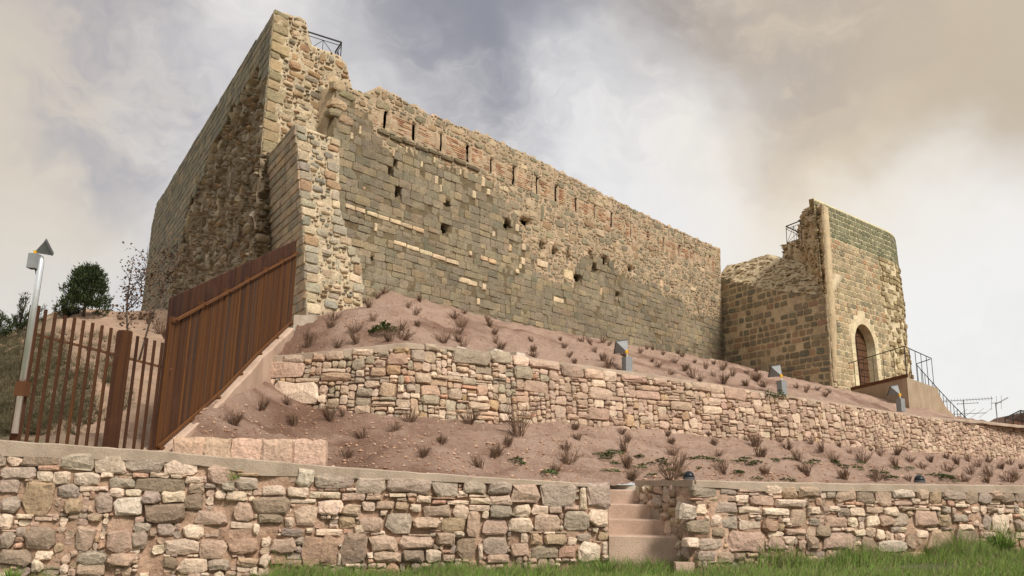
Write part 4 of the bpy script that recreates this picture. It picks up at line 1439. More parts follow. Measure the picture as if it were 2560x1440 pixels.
for q in courses(FLK, (0.22, 0.31), (0.28, 0.58), rng):
    t = max(0, min(1, nz(q[0] * .8, q[1] * .8, 6.0) + 0.5))
    if rng.random() < 0.10 + 0.12 * t: continue
    p = rect_poly(*q, lerp(0.045, 0.11, t), 0.09, 0.3, rng, mids=False)
    if p:
        stones.append(dict(w=FLK, poly=p, out=rng.uniform(0.0, 0.02), tint=pick([(3, lin(126, 117, 96, K)), (2, lin(140, 128, 104, K)), (1.4, lin(152, 128, 102, K)), (1, lin(114, 111, 95, K))], rng, 0.12), bev=0.018, embed=0.06))
for W_, pr in ((SLP, 0.30), (TRN, 0.45)):
    for q in scatter(W_, 0.03, 0.85, rng, fill=0.8):
        if rng.random() < pr - .2: continue
        p = rect_poly(*q, 0.04, 0.14, 0.4, rng)
        if p:
            stones.append(dict(w=W_, poly=p, out=rng.uniform(0.02, 0.09), tint=pick([(3, lin(180, 160, 128, K)), (2, lin(150, 132, 102, K)), (1, lin(130, 112, 84, K))], rng, 0.15), bev=0.03, embed=0.1, dome=0.3, tilt=0.5))
lay(gate, stones)
# narrow brick-edged slit in the flank

# ------------------------------------------------------------------ upper terrace wall
TN = [(640, 893, 1012, 15.1), (850, 874, 1035, 14.85), (1010, 856, 1050, 14.8), (1130, 868, 1053, 15.5), (1280, 888, 1057, 16.4), (1440, 910, 1066, 17.4), (1600, 932, 1076, 18.4), (1800, 962, 1092, 19.5),
      (1990, 992, 1107, 20.7), (2130, 1013, 1119, 22.0), (2300, 1040, 1136, 24.2), (2440, 1051, 1149, 27.0), (2560, 1063, 1161, 30.0), (2760, 1085, 1178, 34.0)]
TW = Wall([(PT(px, (a + b) / 2, Y).x, Y) for px, a, b, Y in TN], batter=0.10, v0=2.4)
TLIP = {640: 22, 850: 14, 1010: 12, 1130: 5, 1280: 3, 1440: 6, 1600: 8, 1800: 4, 1990: 3, 2130: 2, 2300: 2, 2440: 8, 2560: 6, 2760: 5}
TW.set([(px, b) for px, a, b, Y in TN], [(px, a + TLIP[px]) for px, a, b, Y in TN], 0.0, TW.U)
TW.bv = TW.bv - 0.35
TW.disp = lambda u, v: 0.03 * nz(u * 1.1, v * 1.1, 15.0)
rng = random.Random(31)
mb = MB()
tn = core_grid(mb, TW, (0.08, 0.07), lambda u, v: tuple(lerp(a, b, min(1, max(0, .5 + .5 * nz(u, v, 3)))) for a, b in zip(lin(180, 150, 127, K), lin(150, 122, 101, K))), 0.5, 0.04, 0.035)
terr = link('terrace_wall', mb.v, mb.f, 'masonry', origin=(TW.n[2].x, TW.n[2].y, 2.2), smooth=True, tints=tn)
tag(terr, 'long dry-stone terrace wall halfway up the planted slope, curving away to the right', 'wall')
stones = []
pal_t = [(4, lin(188, 162, 139, K)), (2.6, lin(178, 151, 129, K)), (1.2, lin(204, 180, 155, K)), (1.2, lin(172, 147, 126, K)), (0.3, lin(180, 150, 120, K))]
pal_tl = [(3, lin(190, 165, 141, K)), (2.4, lin(168, 152, 130, K)), (2, lin(212, 188, 163, K)), (1.6, lin(188, 158, 132, K)), (0.4, lin(178, 148, 114, K)), (0.15, lin(190, 146, 120, K))]
big = [(703, 925, 116, 40), (740, 985, 110, 60), (680, 975, 26, 30), (665, 1005, 90, 30)]
for x in ((733, 898, 50, 20), (798, 893, 30, 20), (838, 890, 44, 22), (868, 885, 26, 26), (907, 881, 54, 17), (958, 886, 30, 16), (993, 897, 48, 30), (1002, 877, 36, 16), (1042, 889, 34, 28), (1078, 869, 34, 18), (1049, 868, 48, 18),
          (1177, 893, 90, 36), (1249, 893, 50, 30), (1300, 902, 38, 26), (1358, 912, 74, 22), (1430, 928, 56, 32), (1482, 936, 46, 26), (1522, 941, 34, 26), (1582, 947, 62, 18), (1648, 955, 38, 20), (1749, 968, 46, 20), (1790, 973, 34, 22), (1835, 985, 52, 30),
          (1305, 932, 46, 30), (1340, 968, 60, 28), (1372, 988, 50, 32), (1500, 985, 54, 30), (1497, 1035, 52, 32), (1620, 988, 60, 20), (1640, 997, 34, 34), (1700, 1015, 52, 24), (1780, 1025, 46, 20), (1735, 1035, 44, 18), (805, 953, 40, 26), (841, 943, 72, 22), (805, 970, 72, 32), (887, 960, 32, 22), (911, 980, 40, 22), (945, 930, 40, 22), (968, 975, 40, 36), (875, 928, 50, 22), (985, 925, 36, 24), (1055, 945, 40, 28), (1025, 970, 22, 20), (1075, 1000, 46, 24), (1135, 985, 34, 28), (905, 1025, 42, 24), (960, 1010, 58, 14), (1160, 1045, 40, 24), (1195, 1015, 50, 20)):
    big.append(x)
placed = []
for x in big:
    r = pxr(TW, *x)
    if any(r[0] < q[2] - .03 and r[2] > q[0] + .03 and r[1] < q[3] - .03 and r[3] > q[1] + .03 for q in placed):
        continue
    placed.append(r)
for r in placed:
    p = rect_poly(*r, 0.010, 0.09, 0.3, rng)
    px = proj(TW.P(r[0], r[1]))[0]
    if p:
        stones.append(dict(w=TW, poly=p, out=rng.uniform(0.03, 0.08), tint=pick(pal_tl if px < 1300 else pal_t, rng, 0.09), bev=0.022, embed=0.1, dome=0.3, tilt=0.5))
# cap course, then rubble with thin slivers
for q in pack(TW, 0.025, (0.10, 0.46), (0.06, 0.27), rng, placed):
    px = proj(TW.P(q[0], q[1]))[0]
    p = rect_poly(*q, 0.012, 0.13, 0.36, rng)
    if p:
        m = min(q[2] - q[0], q[3] - q[1])
        stones.append(dict(w=TW, poly=p, out=rng.uniform(0.0, 0.065), tint=pick(pal_tl if px < 1250 + 120 * rng.random() else pal_t, rng, 0.10), bev=min(0.02, m * 0.15), embed=0.1, dome=0.25, tilt=0.7))
lay(terr, stones)
coping(terr, TW, [(px, a) for px, a, b, Y in TN], [(px, a + TLIP[px]) for px, a, b, Y in TN], 0.5, 'ledge', 'concrete', 0.0, 220)
# pale slabs of the broken cap near the middle
for x, y, w_, h_ in ((1152, 873, 30, 10), (1245, 879, 26, 9), (1300, 887, 20, 8)):
    u, v = TW.hit(x, y)
    mb = MB()
    mb.hexa([TW.P(u - .12, v - .03, .04), TW.P(u + .13, v - .03, .03), TW.P(u + .11, v - .03, -.22), TW.P(u - .10, v - .03, -.24)], [TW.P(u - .10, v + .05, .02), TW.P(u + .11, v + .04, .01), TW.P(u + .09, v + .05, -.2), TW.P(u - .09, v + .06, -.22)])
    mb.build('cap_slab', 'white_concrete', terr)

# ------------------------------------------------------------------ soil
def sheet(name, rows, nu, nv, fn, material, dark_mask=None, kind='structure'):
    """a ruled surface through several polylines (given over the same nodes), displaced by fn"""
    k = len(rows[0])
    verts, att = [], []
    cols = []
    for r in rows:
        r = [Vector(p) for p in r]
        cols.append([r[min(int(i * (k - 1) / nu), k - 2)].lerp(r[min(int(i * (k - 1) / nu), k - 2) + 1], i * (k - 1) / nu - min(int(i * (k - 1) / nu), k - 2)) for i in range(nu + 1)])
    for j in range(nv + 1):
        t = j / nv * (len(rows) - 1)
        a = min(int(t), len(rows) - 2)
        for i in range(nu + 1):
            p = cols[a][i].lerp(cols[a + 1][i], t - a)
            p = p + Vector((0, 0, fn(i / nu, j / nv, p)))
            verts.append(tuple(p))
            att.append(dark_mask(i / nu, j / nv, p) if dark_mask else 0.0)
    W = nu + 1
    faces = [(j * W + i, j * W + i + 1, (j + 1) * W + i + 1, (j + 1) * W + i) for j in range(nv) for i in range(nu)]
    o = link(name, verts, faces, material, smooth=True, kind=kind, origin=(0, 0, 0), attr=('dark_mask', att))
    return o, BVHTree.FromPolygons([Vector(v) for v in verts], faces)

FX = -4.50                                        # the plank fence runs straight up the slope at this x
# lower bed: from the lip of the front walls to the foot of the terrace wall
A, B = [], []
def wpt(w, px, py, back):
    u, v = w.hit(px, py)
    return w.P(u, v, -back)
lowpx = [660, 850, 1010, 1130, 1280, 1440, 1600, 1800, 1990, 2130, 2300, 2440, 2560, 2760]
for (px, a, b, Y) in TN:
    t = (px - 640) / (2760 - 640)
    q = TW.P(*TW.hit(px, b)) + Vector((0, 0.10, 0))
    B.append(q)
a_px = [430, 600, 760, 900, 1050, 1220, 1400, 1600, 1740, 1880, 2060, 2260, 2480, 2800]
for px in a_px:
    if px < 1515:
        tu_, tv_ = wl.edge(TOP_L)
        u, v = wl.hit(px, np.interp(px, [p[0] for p in TOP_L], [p[1] for p in TOP_L]))
        A.append(wl.P(u, v - 0.05, -0.30))
    elif px < 1730:
        A.append(PT(px, 1207, 12.3))
    else:
        u, v = wr_.hit(px, np.interp(px, [p[0] for p in TOP_R], [p[1] for p in TOP_R]))
        A.append(wr_.P(u, v - 0.05, -0.30))
for k_, dz_ in ((0, .34), (1, .42), (2, .34)):
    A[k_].z -= dz_
A[0].x = FX + 0.06
B[0].x = FX + 0.06
Mid = [a.lerp(b, 0.5) + Vector((0, 0, 0.10)) for a, b in zip(A, B)]
def furrow(u, v, p):
    env = min(1, v * 9) * min(1, (1 - v) * 9)
    ph = p.y * 0.95 - p.x * 0.30 + 0.9 * nz(p.x * 0.35, p.y * 0.35, 2.0)
    f = (math.sin(ph * 2 * math.pi / 0.95))
    f *= max(0.0, min(1, (p.x - FX - 0.4) / 1.6))
    return env * (0.17 * f * (0.55 + 0.7 * nz(p.x * .5, p.y * .5, 8.0)) + 0.07 * nz(p.x * 1.6, p.y * 1.6, 1.0, 4)) + 0.035 * nz(p.x * 5, p.y * 5, 3.0, 4) + (0.28 + 0.30 * max(0.0, min(1.0, (v - .15) / .5))) * math.exp(-max(0, p.x - FX) / 0.6) * min(1, v * 3)
def damp_shade_low(u, v, p):
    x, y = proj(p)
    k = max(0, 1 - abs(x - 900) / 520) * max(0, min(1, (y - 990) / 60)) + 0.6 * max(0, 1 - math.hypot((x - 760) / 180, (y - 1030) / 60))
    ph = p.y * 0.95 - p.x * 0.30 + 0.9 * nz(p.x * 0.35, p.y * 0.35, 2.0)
    tr = max(0.0, -math.sin(ph * 2 * math.pi / 0.95) - 0.1 + 0.9 * nz(p.x * .7, p.y * 1.2, 8.0))  # shade of the furrow troughs, painted in as darker soil
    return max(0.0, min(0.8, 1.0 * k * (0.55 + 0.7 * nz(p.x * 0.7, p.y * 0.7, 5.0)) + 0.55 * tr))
_, LOW = sheet('lower_bed', [A, Mid, B], 420, 130, furrow, 'soil', damp_shade_low)
# upper bed: from the top of the terrace wall to the foot of the castle
Cr, Dr = [], []
for px, a, b, Y in TN:
    Cr.append(TW.P(*TW.hit(px, a + 4)) + Vector((0, 0.10, 0)))
Cr[0].x = FX + 0.06
def cwp(px, py):
    return CW.P(*CW.hit(px, py))
def flp(px, py):
    return FLK.P(*FLK.hit(px, py))
kz = PT(2267, 1034, 24.2)
Dr = [PT(738, 797, 17.6), BF.P(*BF.hit(775, 792)), BF.P(*BF.hit(905, 765)), cwp(960, 724), cwp(1083, 762), cwp(1240, 803), cwp(1400, 836), cwp(1580, 868), cwp(1806, 906),
      flp(1900, 932), flp(2068, 972), FRT.P(*FRT.hit(2128, 985)), Vector((15.6, 33.5, 4.3)), Vector((22, 42, 3.4))]
Dr[0].x = FX + 0.06
Cr2 = [TW.P(*TW.hit(px, np.interp(px, [n[0] for n in TN], [n[1] + 4 for n in TN]))) + Vector((0, 0.10, 0)) for px in (640, 760, 900, 985, 1120, 1290, 1450, 1620, 1800, 1900, 2060, 2130, 2300, 2760)]
Cr2[0].x = FX + 0.06
def bump(u, v, p):
    env = min(1, v * 12 + 0.1)
    return env * (0.10 * nz(p.x * 0.9, p.y * 0.9, 1.0, 4) + 0.05 * nz(p.x * 2.8, p.y * 2.8, 4.0)) + 0.035 * nz(p.x * 5, p.y * 5, 3.0, 4) + 0.22 * math.sin(math.pi * v) * min(1, u * 8)
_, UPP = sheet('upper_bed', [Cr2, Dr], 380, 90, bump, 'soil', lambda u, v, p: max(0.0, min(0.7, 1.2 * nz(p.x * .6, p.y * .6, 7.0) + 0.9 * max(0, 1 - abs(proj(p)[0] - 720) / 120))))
# level ground behind the far end of the terrace wall
e0 = [TW.P(*TW.hit(px, a + 4)) + Vector((0, 0.15, -0.03)) for px, a, b, Y in TN[9:]]
e1 = [p + Vector((6 + 3 * i, 18, -0.5)) for i, p in enumerate(e0)]
sheet('castle_yard', [e0, e1], 30, 12, lambda u, v, p: 0.04 * nz(p.x, p.y), 'soil')

# hill on the left behind the railings
def cpt(px, py, Y): return PT(px, py, Y)
H0 = [PT(px, y, Y) for px, y, Y in ((-700, 1080, 10.6), (-200, 1100, 10.0), (0, 1106, 10.0), (120, 1114, 10.3), (260, 1122, 10.6), (400, 1130, 10.9))]
for p in H0: p.z -= 0.06
H1 = [PT(px, y, Y) for px, y, Y in ((-700, 1000, 15), (-200, 985, 14.5), (0, 985, 14.5), (140, 975, 14.2), (330, 960, 14.0), (560, 985, 14.4))]
H2 = [PT(px, y, Y) for px, y, Y in ((-700, 900, 26), (-200, 885, 24), (10, 850, 24), (130, 806, 24), (250, 812, 24), (600, 860, 23))]
H3 = [PT(px, y, Y) for px, y, Y in ((-700, 880, 40), (-150, 872, 34), (30, 838, 33), (160, 783, 32), (300, 776, 33), (520, 772, 32))]
H0[-1].x = H1[-1].x = FX - 0.10
H2[-1].x = -5.6
H4 = [p + Vector((-4, 8, -0.6)) for p in H3]
H5 = [p + Vector((-12, 40, -8.5)) for p in H3]
def hillf(u, v, p):
    env = min(1, v * 14)
    return env * (0.28 * nz(p.x * 0.45, p.y * 0.45, 1.0, 5) + 0.10 * nz(p.x * 1.7, p.y * 1.7, 6.0, 4)) * (1 if v < 0.6 else 0.5)
def hillgrass(u, v, p):
    x, y = proj(p)
    k = 1.15 - max(0, (x - 40) / 230) + 0.9 * nz(p.x * 0.5, p.y * 0.9, 4.0, 4)
    if y > 1010 and x > 80: k -= 0.8
    if x > 150 and y < 870: k -= 0.5
    return max(0.0, min(1.0, k))
_, HIL = sheet('hill', [H0, H1, H2, H3, H4, H5], 150, 200, hillf, 'hill', hillgrass)

# pinkish ledge of cut bedrock behind the front wall
a_, b_ = PT(436, 1130, 10.80), PT(822, 1140, 11.12)
RL = Wall([(a_.x, a_.y), (b_.x, b_.y)])
ledge = empty('rock_ledge', (a_.x, a_.y, a_.z - .4))
tag(ledge, 'pinkish squared ledge of cut rock lying behind the concrete lip, below the plank fence', 'rock')
rng = random.Random(33)
RL.disp = lambda u, v: 0.0
for x0, x1, yt in ((440, 519, 1093), (519, 585, 1096), (585, 659, 1097), (659, 736, 1099), (736, 818, 1099)):
    u0, v1 = RL.hit(x0, yt); u1, _ = RL.hit(x1, yt)
    v0 = v1 - 0.75
    n_ = 5
    poly = [(lerp(u0, u1, k / n_), v0) for k in range(n_)] + [(u1, lerp(v0, v1, k / n_)) for k in range(n_)] + [(lerp(u1, u0, k / n_), v1) for k in range(n_)] + [(u0, lerp(v1, v0, k / n_)) for k in range(n_)]
    poly = [(u + rng.uniform(-.012, .012), v + rng.uniform(-.014, .014)) for u, v in poly]
    V, F = stone_geo(RL, poly, rng.uniform(0.035, 0.05), 0.55, 0.030, rng, 0.1, 0.1, rng.uniform(0.12, 0.15))
    F.append(tuple(range(len(poly))))
    link('rock_block', V, F, 'masonry', ledge, smooth=False, tints=[pick([(1, lin(202, 172, 147)), (1, lin(196, 164, 140))], rng, 0.05)] * len(V))

# ------------------------------------------------------------------ rusty plank fence up the slope
def on_x(px, py, x):
    """where the sight line meets the upright plane at that x"""
    d = ray(px, py)
    return EYE + d * (x / d.x)
ft = [on_x(443, 742, FX), on_x(745, 601, FX)]
fb = [on_x(458, 1064, FX), on_x(545, 988, FX), on_x(640, 888, FX), on_x(742, 792, FX)]
def z_top(y): return lerp(ft[0].z, ft[1].z, (y - ft[0].y) / (ft[1].y - ft[0].y))
_fy, _fz = [p.y for p in fb], [p.z for p in fb]
def z_bot(y): return float(np.interp(y, _fy, _fz)) if y >= _fy[0] else _fz[0] + (y - _fy[0]) * (_fz[1] - _fz[0]) / (_fy[1] - _fy[0])
y0f, y1f = ft[0].y - 0.1, ft[1].y
rng = random.Random(41)
fence = empty('plank_fence', (FX, y0f, z_bot(y0f)))
tag(fence, 'tall rust-brown steel plank fence climbing the slope to the castle corner', 'fence')
RUST = [(2, (0.080, 0.031, 0.010)), (2, (0.100, 0.040, 0.011)), (1, (0.055, 0.023, 0.010)), (0.9, (0.046, 0.031, 0.024)), (0.7, (0.120, 0.050, 0.014))]
DRUST = [(2, (0.042, 0.016, 0.009)), (1, (0.052, 0.020, 0.009)), (1, (0.034, 0.015, 0.010))]
def rail_z(y): return lerp(z_top(y), z_bot(y), 0.16)
y = y0f
i = 0
while y < y1f - 0.02:
    w_ = rng.choice([0.11, 0.13, 0.15])
    dpt = rng.choice([0.0, 0.004, 0.010])
    ym = y + w_ / 2
    mb = MB()
    q = lambda zz, x0, x1: [(x0, y, zz(y)), (x1, y, zz(y)), (x1, y + w_ - 0.002, zz(y + w_)), (x0, y + w_ - 0.002, zz(y + w_))]
    mb.hexa(q(z_bot, FX - 0.055 - dpt, FX - 0.04 - dpt), q(z_top, FX - 0.055 - dpt, FX - 0.04 - dpt))
    mb.build('plank', 'rust', fence, tint=pick(DRUST, rng, 0.12))
    # flat uprights in front, from the bottom rail to the upper one
    for ym, b_ in ((y + w_ * .25, rng.uniform(.018, .034)), (y + w_ * .75, rng.uniform(.018, .034))):
        mb = MB()
        dd = rng.uniform(0, .012)
        q = lambda zz, o: [(FX - 0.03 + dd, ym - b_, zz(ym - b_) + o), (FX - 0.012 + dd, ym - b_, zz(ym - b_) + o), (FX - 0.012 + dd, ym + b_, zz(ym + b_) + o), (FX - 0.03 + dd, ym + b_, zz(ym + b_) + o)]
        mb.hexa(q(z_bot, 0.02), q(rail_z, -0.03))
        mb.build('bar', 'rust', fence, tint=pick(RUST, rng, 0.15))
    y += w_
    i += 1
for nm, fz, o in (('top_rail', rail_z, 0), ('bottom_rail', z_bot, 0.03)):
    mb = MB()
    for ya, yb in zip(np.linspace(y0f, y1f, 9)[:-1], np.linspace(y0f, y1f, 9)[1:]):
        mb.bar((FX + 0.025, ya, fz(ya) + o), (FX + 0.025, yb, fz(yb) + o), 0.032, 0.035)
    mb.build(nm, 'rust', fence, tint=(0.13, 0.052, 0.016))
for k, yy in enumerate(np.linspace(y0f + 0.06, y1f - 0.1, 7)):
    mb = MB()
    mb.box((FX - 0.02, yy, (rail_z(yy) + z_bot(yy)) / 2), (0.07, 0.07, rail_z(yy) - z_bot(yy) + 0.10))
    p = mb.build('post', 'rust', fence, tint=(0.09, 0.036, 0.012))
    mb = MB()
    mb.box((FX + 0.03, yy, rail_z(yy) + 0.02), (0.07, 0.05, 0.04))
    mb.box((FX + 0.03, yy, z_bot(yy) - 0.01), (0.08, 0.06, 0.035))
    mb.build('bracket', 'rust', p, tint=(0.14, 0.056, 0.018))
# concrete footing of the fence
mb = MB()
ys = np.linspace(y0f - 0.25, y1f - 0.3, 40)
for y in ys:
    zt_ = z_bot(y) - 0.03
    e = 0.03 * nz(y * 1.4, 2.0)
    mb.v += [(FX - 0.22, y, zt_ - 0.9), (FX + 0.16 + e, y, zt_ - 0.9), (FX + 0.14 + e, y, zt_ - 0.02), (FX + 0.11, y, zt_), (FX - 0.2, y, zt_)]
for i in range(len(ys) - 1):
    for j in range(5):
        mb.f.append((i * 5 + j, i * 5 + (j + 1) % 5, (i + 1) * 5 + (j + 1) % 5, (i + 1) * 5 + j))
mb.f += [(0, 1, 2, 3, 4), tuple((len(ys) - 1) * 5 + j for j in (4, 3, 2, 1, 0))]
mb.build('footing', 'step_concrete', fence, smooth=False)
mb = MB()
p = PT(752, 800, 17.2)
mb.box((p.x + 0.10, p.y, p.z - 0.1), (0.42, 0.3, 0.36))
mb.build('end_block', 'white_concrete', fence)

# ------------------------------------------------------------------ railing with a gate post at the foot of the hill
def rl_pt(px, py):
    Y = lerp(9.75, 10.95, (px - 60) / 365)
    return PT(px, py, Y)
rail = empty('bar_railing', tuple(rl_pt(280, 1120)))
tag(rail, 'rusty railing of upright bars between the lamp pole and the plank fence', 'railing')
def upright(px_t, py_t, px_b, py_b, w_, name='bar', down=0.35):
    a, b = rl_pt(px_t, py_t), rl_pt(px_b, py_b)
    x, y = (a.x + b.x) / 2, (a.y + b.y) / 2
    mb = MB()
    zb = b.z - down
    mb.box((x, y, (a.z + zb) / 2), (w_, w_, a.z - zb))
    return mb.build(name, 'rust', rail, tint=pick([(1, (0.055, 0.022, 0.010)), (1, (0.068, 0.027, 0.011))], rng, 0.12))
C1 = lambda x, y: (x / 2.4826, 560 + y / 2.4826)
for xt, yt, xb, yb in ((288, 540, 160, 1340), (348, 560, 225, 1345), (408, 575, 290, 1350), (468, 590, 350, 1352), (525, 605, 410, 1358), (580, 620, 470, 1362), (635, 635, 535, 1368), (690, 650, 595, 1372),
                       (850, 700, 775, 1388), (905, 712, 835, 1392), (957, 727, 885, 1395), (1005, 740, 935, 1398), (1055, 755, 985, 1402)):
    upright(*C1(xt, yt), *C1(xb, yb), 0.030)
upright(*C1(222, 515), *C1(90, 1335), 0.085, 'post')
upright(*C1(776, 668), *C1(692, 1380), 0.13, 'post')
upright(*C1(736, 672), *C1(655, 1378), 0.045, 'post')
for (xa, ya), (xb, yb) in (((212, 683), (735, 817)), ((790, 833), (1072, 905)), ((668, 868), (745, 886))):
    mb = MB()
    mb.bar(rl_pt(*C1(xa, ya)), rl_pt(*C1(xb, yb)), 0.028)
    mb.build('rail', 'rust', rail, tint=(0.10, 0.042, 0.02))

# ------------------------------------------------------------------ steel lamp pole clamped to the railing
def floodlight(name, label, base, size, yaw, pitch, roll, post=None, group=None):
    """a wedge-shaped flood lamp on a yellow knuckle; base is the knuckle"""
    th = empty(name, tuple(base - Vector((0, 0, post or 0.0))))
    tag(th, label, 'floodlight', group)
    M = Matrix.Translation(base) @ Matrix.Rotation(yaw, 4, 'Z') @ Matrix.Rotation(pitch, 4, 'X') @ Matrix.Rotation(roll, 4, 'Y')
    s = size
    near = [M @ Vector((x * 0.055 * s, 0.04 * s, z * 0.055 * s)) for x, z in ((-1, -1), (1, -1), (1, 1), (-1, 1))]
    far = [M @ Vector((x * 0.30 * s, 0.50 * s, z * 0.30 * s)) for x, z in ((-1, -1), (1, -1), (1, 1), (-1, 1))]
    mb = MB(); mb.hexa(near, far)
    body = mb.build('housing', 'lamp_grey', th)
    rim0 = [M @ Vector((x * 0.32 * s, 0.50 * s, z * 0.32 * s)) for x, z in ((-1, -1), (1, -1), (1, 1), (-1, 1))]
    rim1 = [M @ Vector((x * 0.32 * s, 0.55 * s, z * 0.32 * s)) for x, z in ((-1, -1), (1, -1), (1, 1), (-1, 1))]
    mb = MB(); mb.hexa(rim0, rim1)
    mb.build('rim', 'lamp_dark', body)
    mb = MB()
    mb.tube([M @ Vector((0.0, 0.0, 0)), M @ Vector((0, 0.07 * s, 0))], [0.06 * s, 0.075 * s], 8)
    mb.box(base, (0.12 * s, 0.10 * s, 0.13 * s))
    mb.build('knuckle', 'yellow_plastic', th)
    return th
pt0, pt1 = PT(52, 1085, 9.82), PT(119, 672, 9.82)
px_, py_ = (pt0.x + pt1.x) / 2, pt0.y - 0.14
pole = empty('lamp_pole', (px_, py_, pt0.z))
tag(pole, 'shiny steel lamp pole at the far left, clamped to the rusty railing post', 'pole')
mb = MB()
mb.tube([(px_, py_, pt0.z), (px_, py_, pt1.z), (px_, py_, pt1.z + 0.06), (px_, py_, pt1.z + 0.12)], [0.036, 0.036, 0.032, 0.016], 20)
mb.build('shaft', 'zinc', pole, smooth=True)
mb = MB()
q = PT(68, 975, 9.82)
mb.box((px_, py_ + 0.02, q.z), (0.115, 0.12, 0.17))
mb.build('clamp', 'rust', pole, tint=(0.11, 0.045, 0.016))
mb = MB()
q = PT(102, 662, 9.82)
mb.box((px_ - 0.075, py_ - 0.02, q.z), (0.10, 0.11, 0.18))
mb.build('control_box', 'lamp_grey', pole)
mb = MB()
mb.bar((px_ - 0.09, py_, q.z + 0.10), (px_ - 0.02, py_, q.z - 0.16), 0.03)
mb.build('arm', 'black_metal', pole)
q = PT(101, 638, 9.82)
floodlight('floodlight', 'dark wedge-shaped floodlight with yellow knuckle on top of the steel pole', Vector((px_ - 0.085, py_, q.z)), 0.30, rad(-75), rad(28), rad(25))

# three floodlights on grey posts along the terrace wall
for (bx, by, kx, ky, sz, lab) in ((1577, 929, 1580, 880, 1.0, 'grey wedge-shaped floodlight on a short post in front of the long castle wall'),
                                  (1965, 985, 1964, 940, 1.0, 'grey wedge-shaped floodlight on a post below the inner corner of the gate tower'),
                                  (2263, 1024, 2261, 987, 1.0, 'grey wedge-shaped floodlight on a post in front of the concrete landing')):
    u, v = TW.hit(bx, by)
    p = TW.P(u, v, -0.12)
    kz_ = PT(kx, ky, p.y)
    fl = floodlight('floodlight', lab, Vector((p.x, p.y, kz_.z)), 0.50 * sz, rad(32), rad(34), rad(-14), kz_.z - p.z, 'floodlights along the terrace wall')
    mb = MB()
    hp = (kz_.z - p.z) * 0.72
    ax = (Vector((math.cos(.45), math.sin(.45), 0)), Vector((-math.sin(.45), math.cos(.45), 0)), Vector((0, 0, 1)))
    mb.box((p.x, p.y, p.z + hp / 2 - 0.02), (0.17, 0.17, hp + 0.06), ax)
    mb.build('post', 'lamp_grey', fl)
    mb = MB()
    mb.tube([(p.x, p.y, p.z + hp), (p.x, p.y, kz_.z)], 0.022, 8)
    mb.build('spigot', 'white_concrete', fl)
# black dome lamps on the right-hand wall
for px, py, lab in ((1744, 1197, 'black dome lamp on the wall corner right of the steps'), (2328, 1205, 'black dome lamp farther along the right wall')):
    u, v = wr_.hit(px, py)
    p = wr_.P(u, v, -0.20)
    dm = empty('dome_lamp', tuple(p)); tag(dm, lab, 'lamp', 'dome lamps on the right wall')
    r = 0.072
    mb = MB()
    mb.tube([(p.x, p.y, p.z + 0.02 + r * 1.05 * math.sin(a)) for a in np.linspace(0, math.pi / 2, 7)], [max(0.004, r * math.cos(a)) for a in np.linspace(0, math.pi / 2, 7)], 18)
    mb.build('dome', 'dome_black', dm, smooth=True)
    mb = MB(); mb.tube([(p.x, p.y, p.z - 0.01), (p.x, p.y, p.z + 0.022)], r * 1.06, 18)
    mb.build('base_ring', 'lamp_dark', dm)

# ------------------------------------------------------------------ landing in front of the door
Kt = PT(2267, 943, 27.5)
LTp, RTp = PT(2128, 978, 31.6), PT(2345, 969, 30.4)
zl = (Kt.z + LTp.z + RTp.z) / 3
K3, L3, R3 = (Vector((p.x, p.y, zl)) for p in (Kt, LTp, RTp))
land = empty('landing', (K3.x, K3.y, 3.0))
tag(land, 'plain concrete landing block before the arched door, edged in rusty steel', 'landing')
back = Vector((GD.x, GD.y, 0)) * 3.2
mb = MB()
pl = [K3, R3, R3 + Vector((-0.5, 2.2, 0)), L3 + Vector((0.3, 0.6, 0)), L3]
zb = 2.4
n = len(pl)
mb.add([p for p in pl] + [Vector((p.x, p.y, zb)) for p in pl], [tuple(range(n)), tuple(range(2 * n - 1, n - 1, -1))] + [(i, n + i, n + (i + 1) % n, (i + 1) % n) for i in range(n)])
mb.build('block', 'landing_concrete', land)
# stair string that falls away to the right
mb = MB()
f0, f1, f2 = R3, PT(2364, 1016, 30.5), PT(2398, 1052, 31.2)
for q in (f1, f2): pass
e = Vector((0.25, 0.9, 0))
s0, s1, s2, s3 = R3 + Vector((0.0, 0.0, -0.02)), Vector((f1.x, f1.y, f1.z)), Vector((f2.x, f2.y, f2.z)), Vector((f2.x + .4, f2.y + .3, zb))
ring = [R3 + Vector((-.05, 0, -.02)), s1, s2, s3, Vector((R3.x - .05, R3.y, zb))]
mb.add([p + Vector((0, 0.01, 0)) for p in ring] + [p + e for p in ring], [(0, 1, 2, 3, 4), (9, 8, 7, 6, 5)] + [(i, 5 + i, 5 + (i + 1) % 5, (i + 1) % 5) for i in range(5)])
mb.build('stair_string', 'landing_concrete', land)
mb = MB()
d_ = (L3 - K3).normalized(); nrm = Vector((-d_.y, d_.x, 0))
if nrm.dot(EYE - K3) < 0: nrm = -nrm
mb.hexa([K3 + nrm * .02 + Vector((0, 0, .0)), L3 + nrm * .02, L3 - nrm * .05, K3 - nrm * .05], [p + Vector((0, 0, .11)) for p in (K3 + nrm * .02, L3 + nrm * .02, L3 - nrm * .05, K3 - nrm * .05)])
mb.build('edge_strip', 'rust', land, tint=(0.10, 0.04, 0.016))
rl_ = empty('landing_railing', tuple(K3)); tag(rl_, 'thin black railing round the concrete landing and down its stair', 'railing')
hgt = 1.04
up = Vector((0, 0, 1))
def picket(a, h, r=0.012):
    mb = MB(); mb.tube([a, a + up * h], r, 6); mb.build('baluster', 'black_metal', rl_)
def handrail(a, b, r=0.016):
    mb = MB(); mb.tube([a, b], r, 6); mb.build('handrail', 'black_metal', rl_)
Lr = K3.lerp(L3, 1.02)
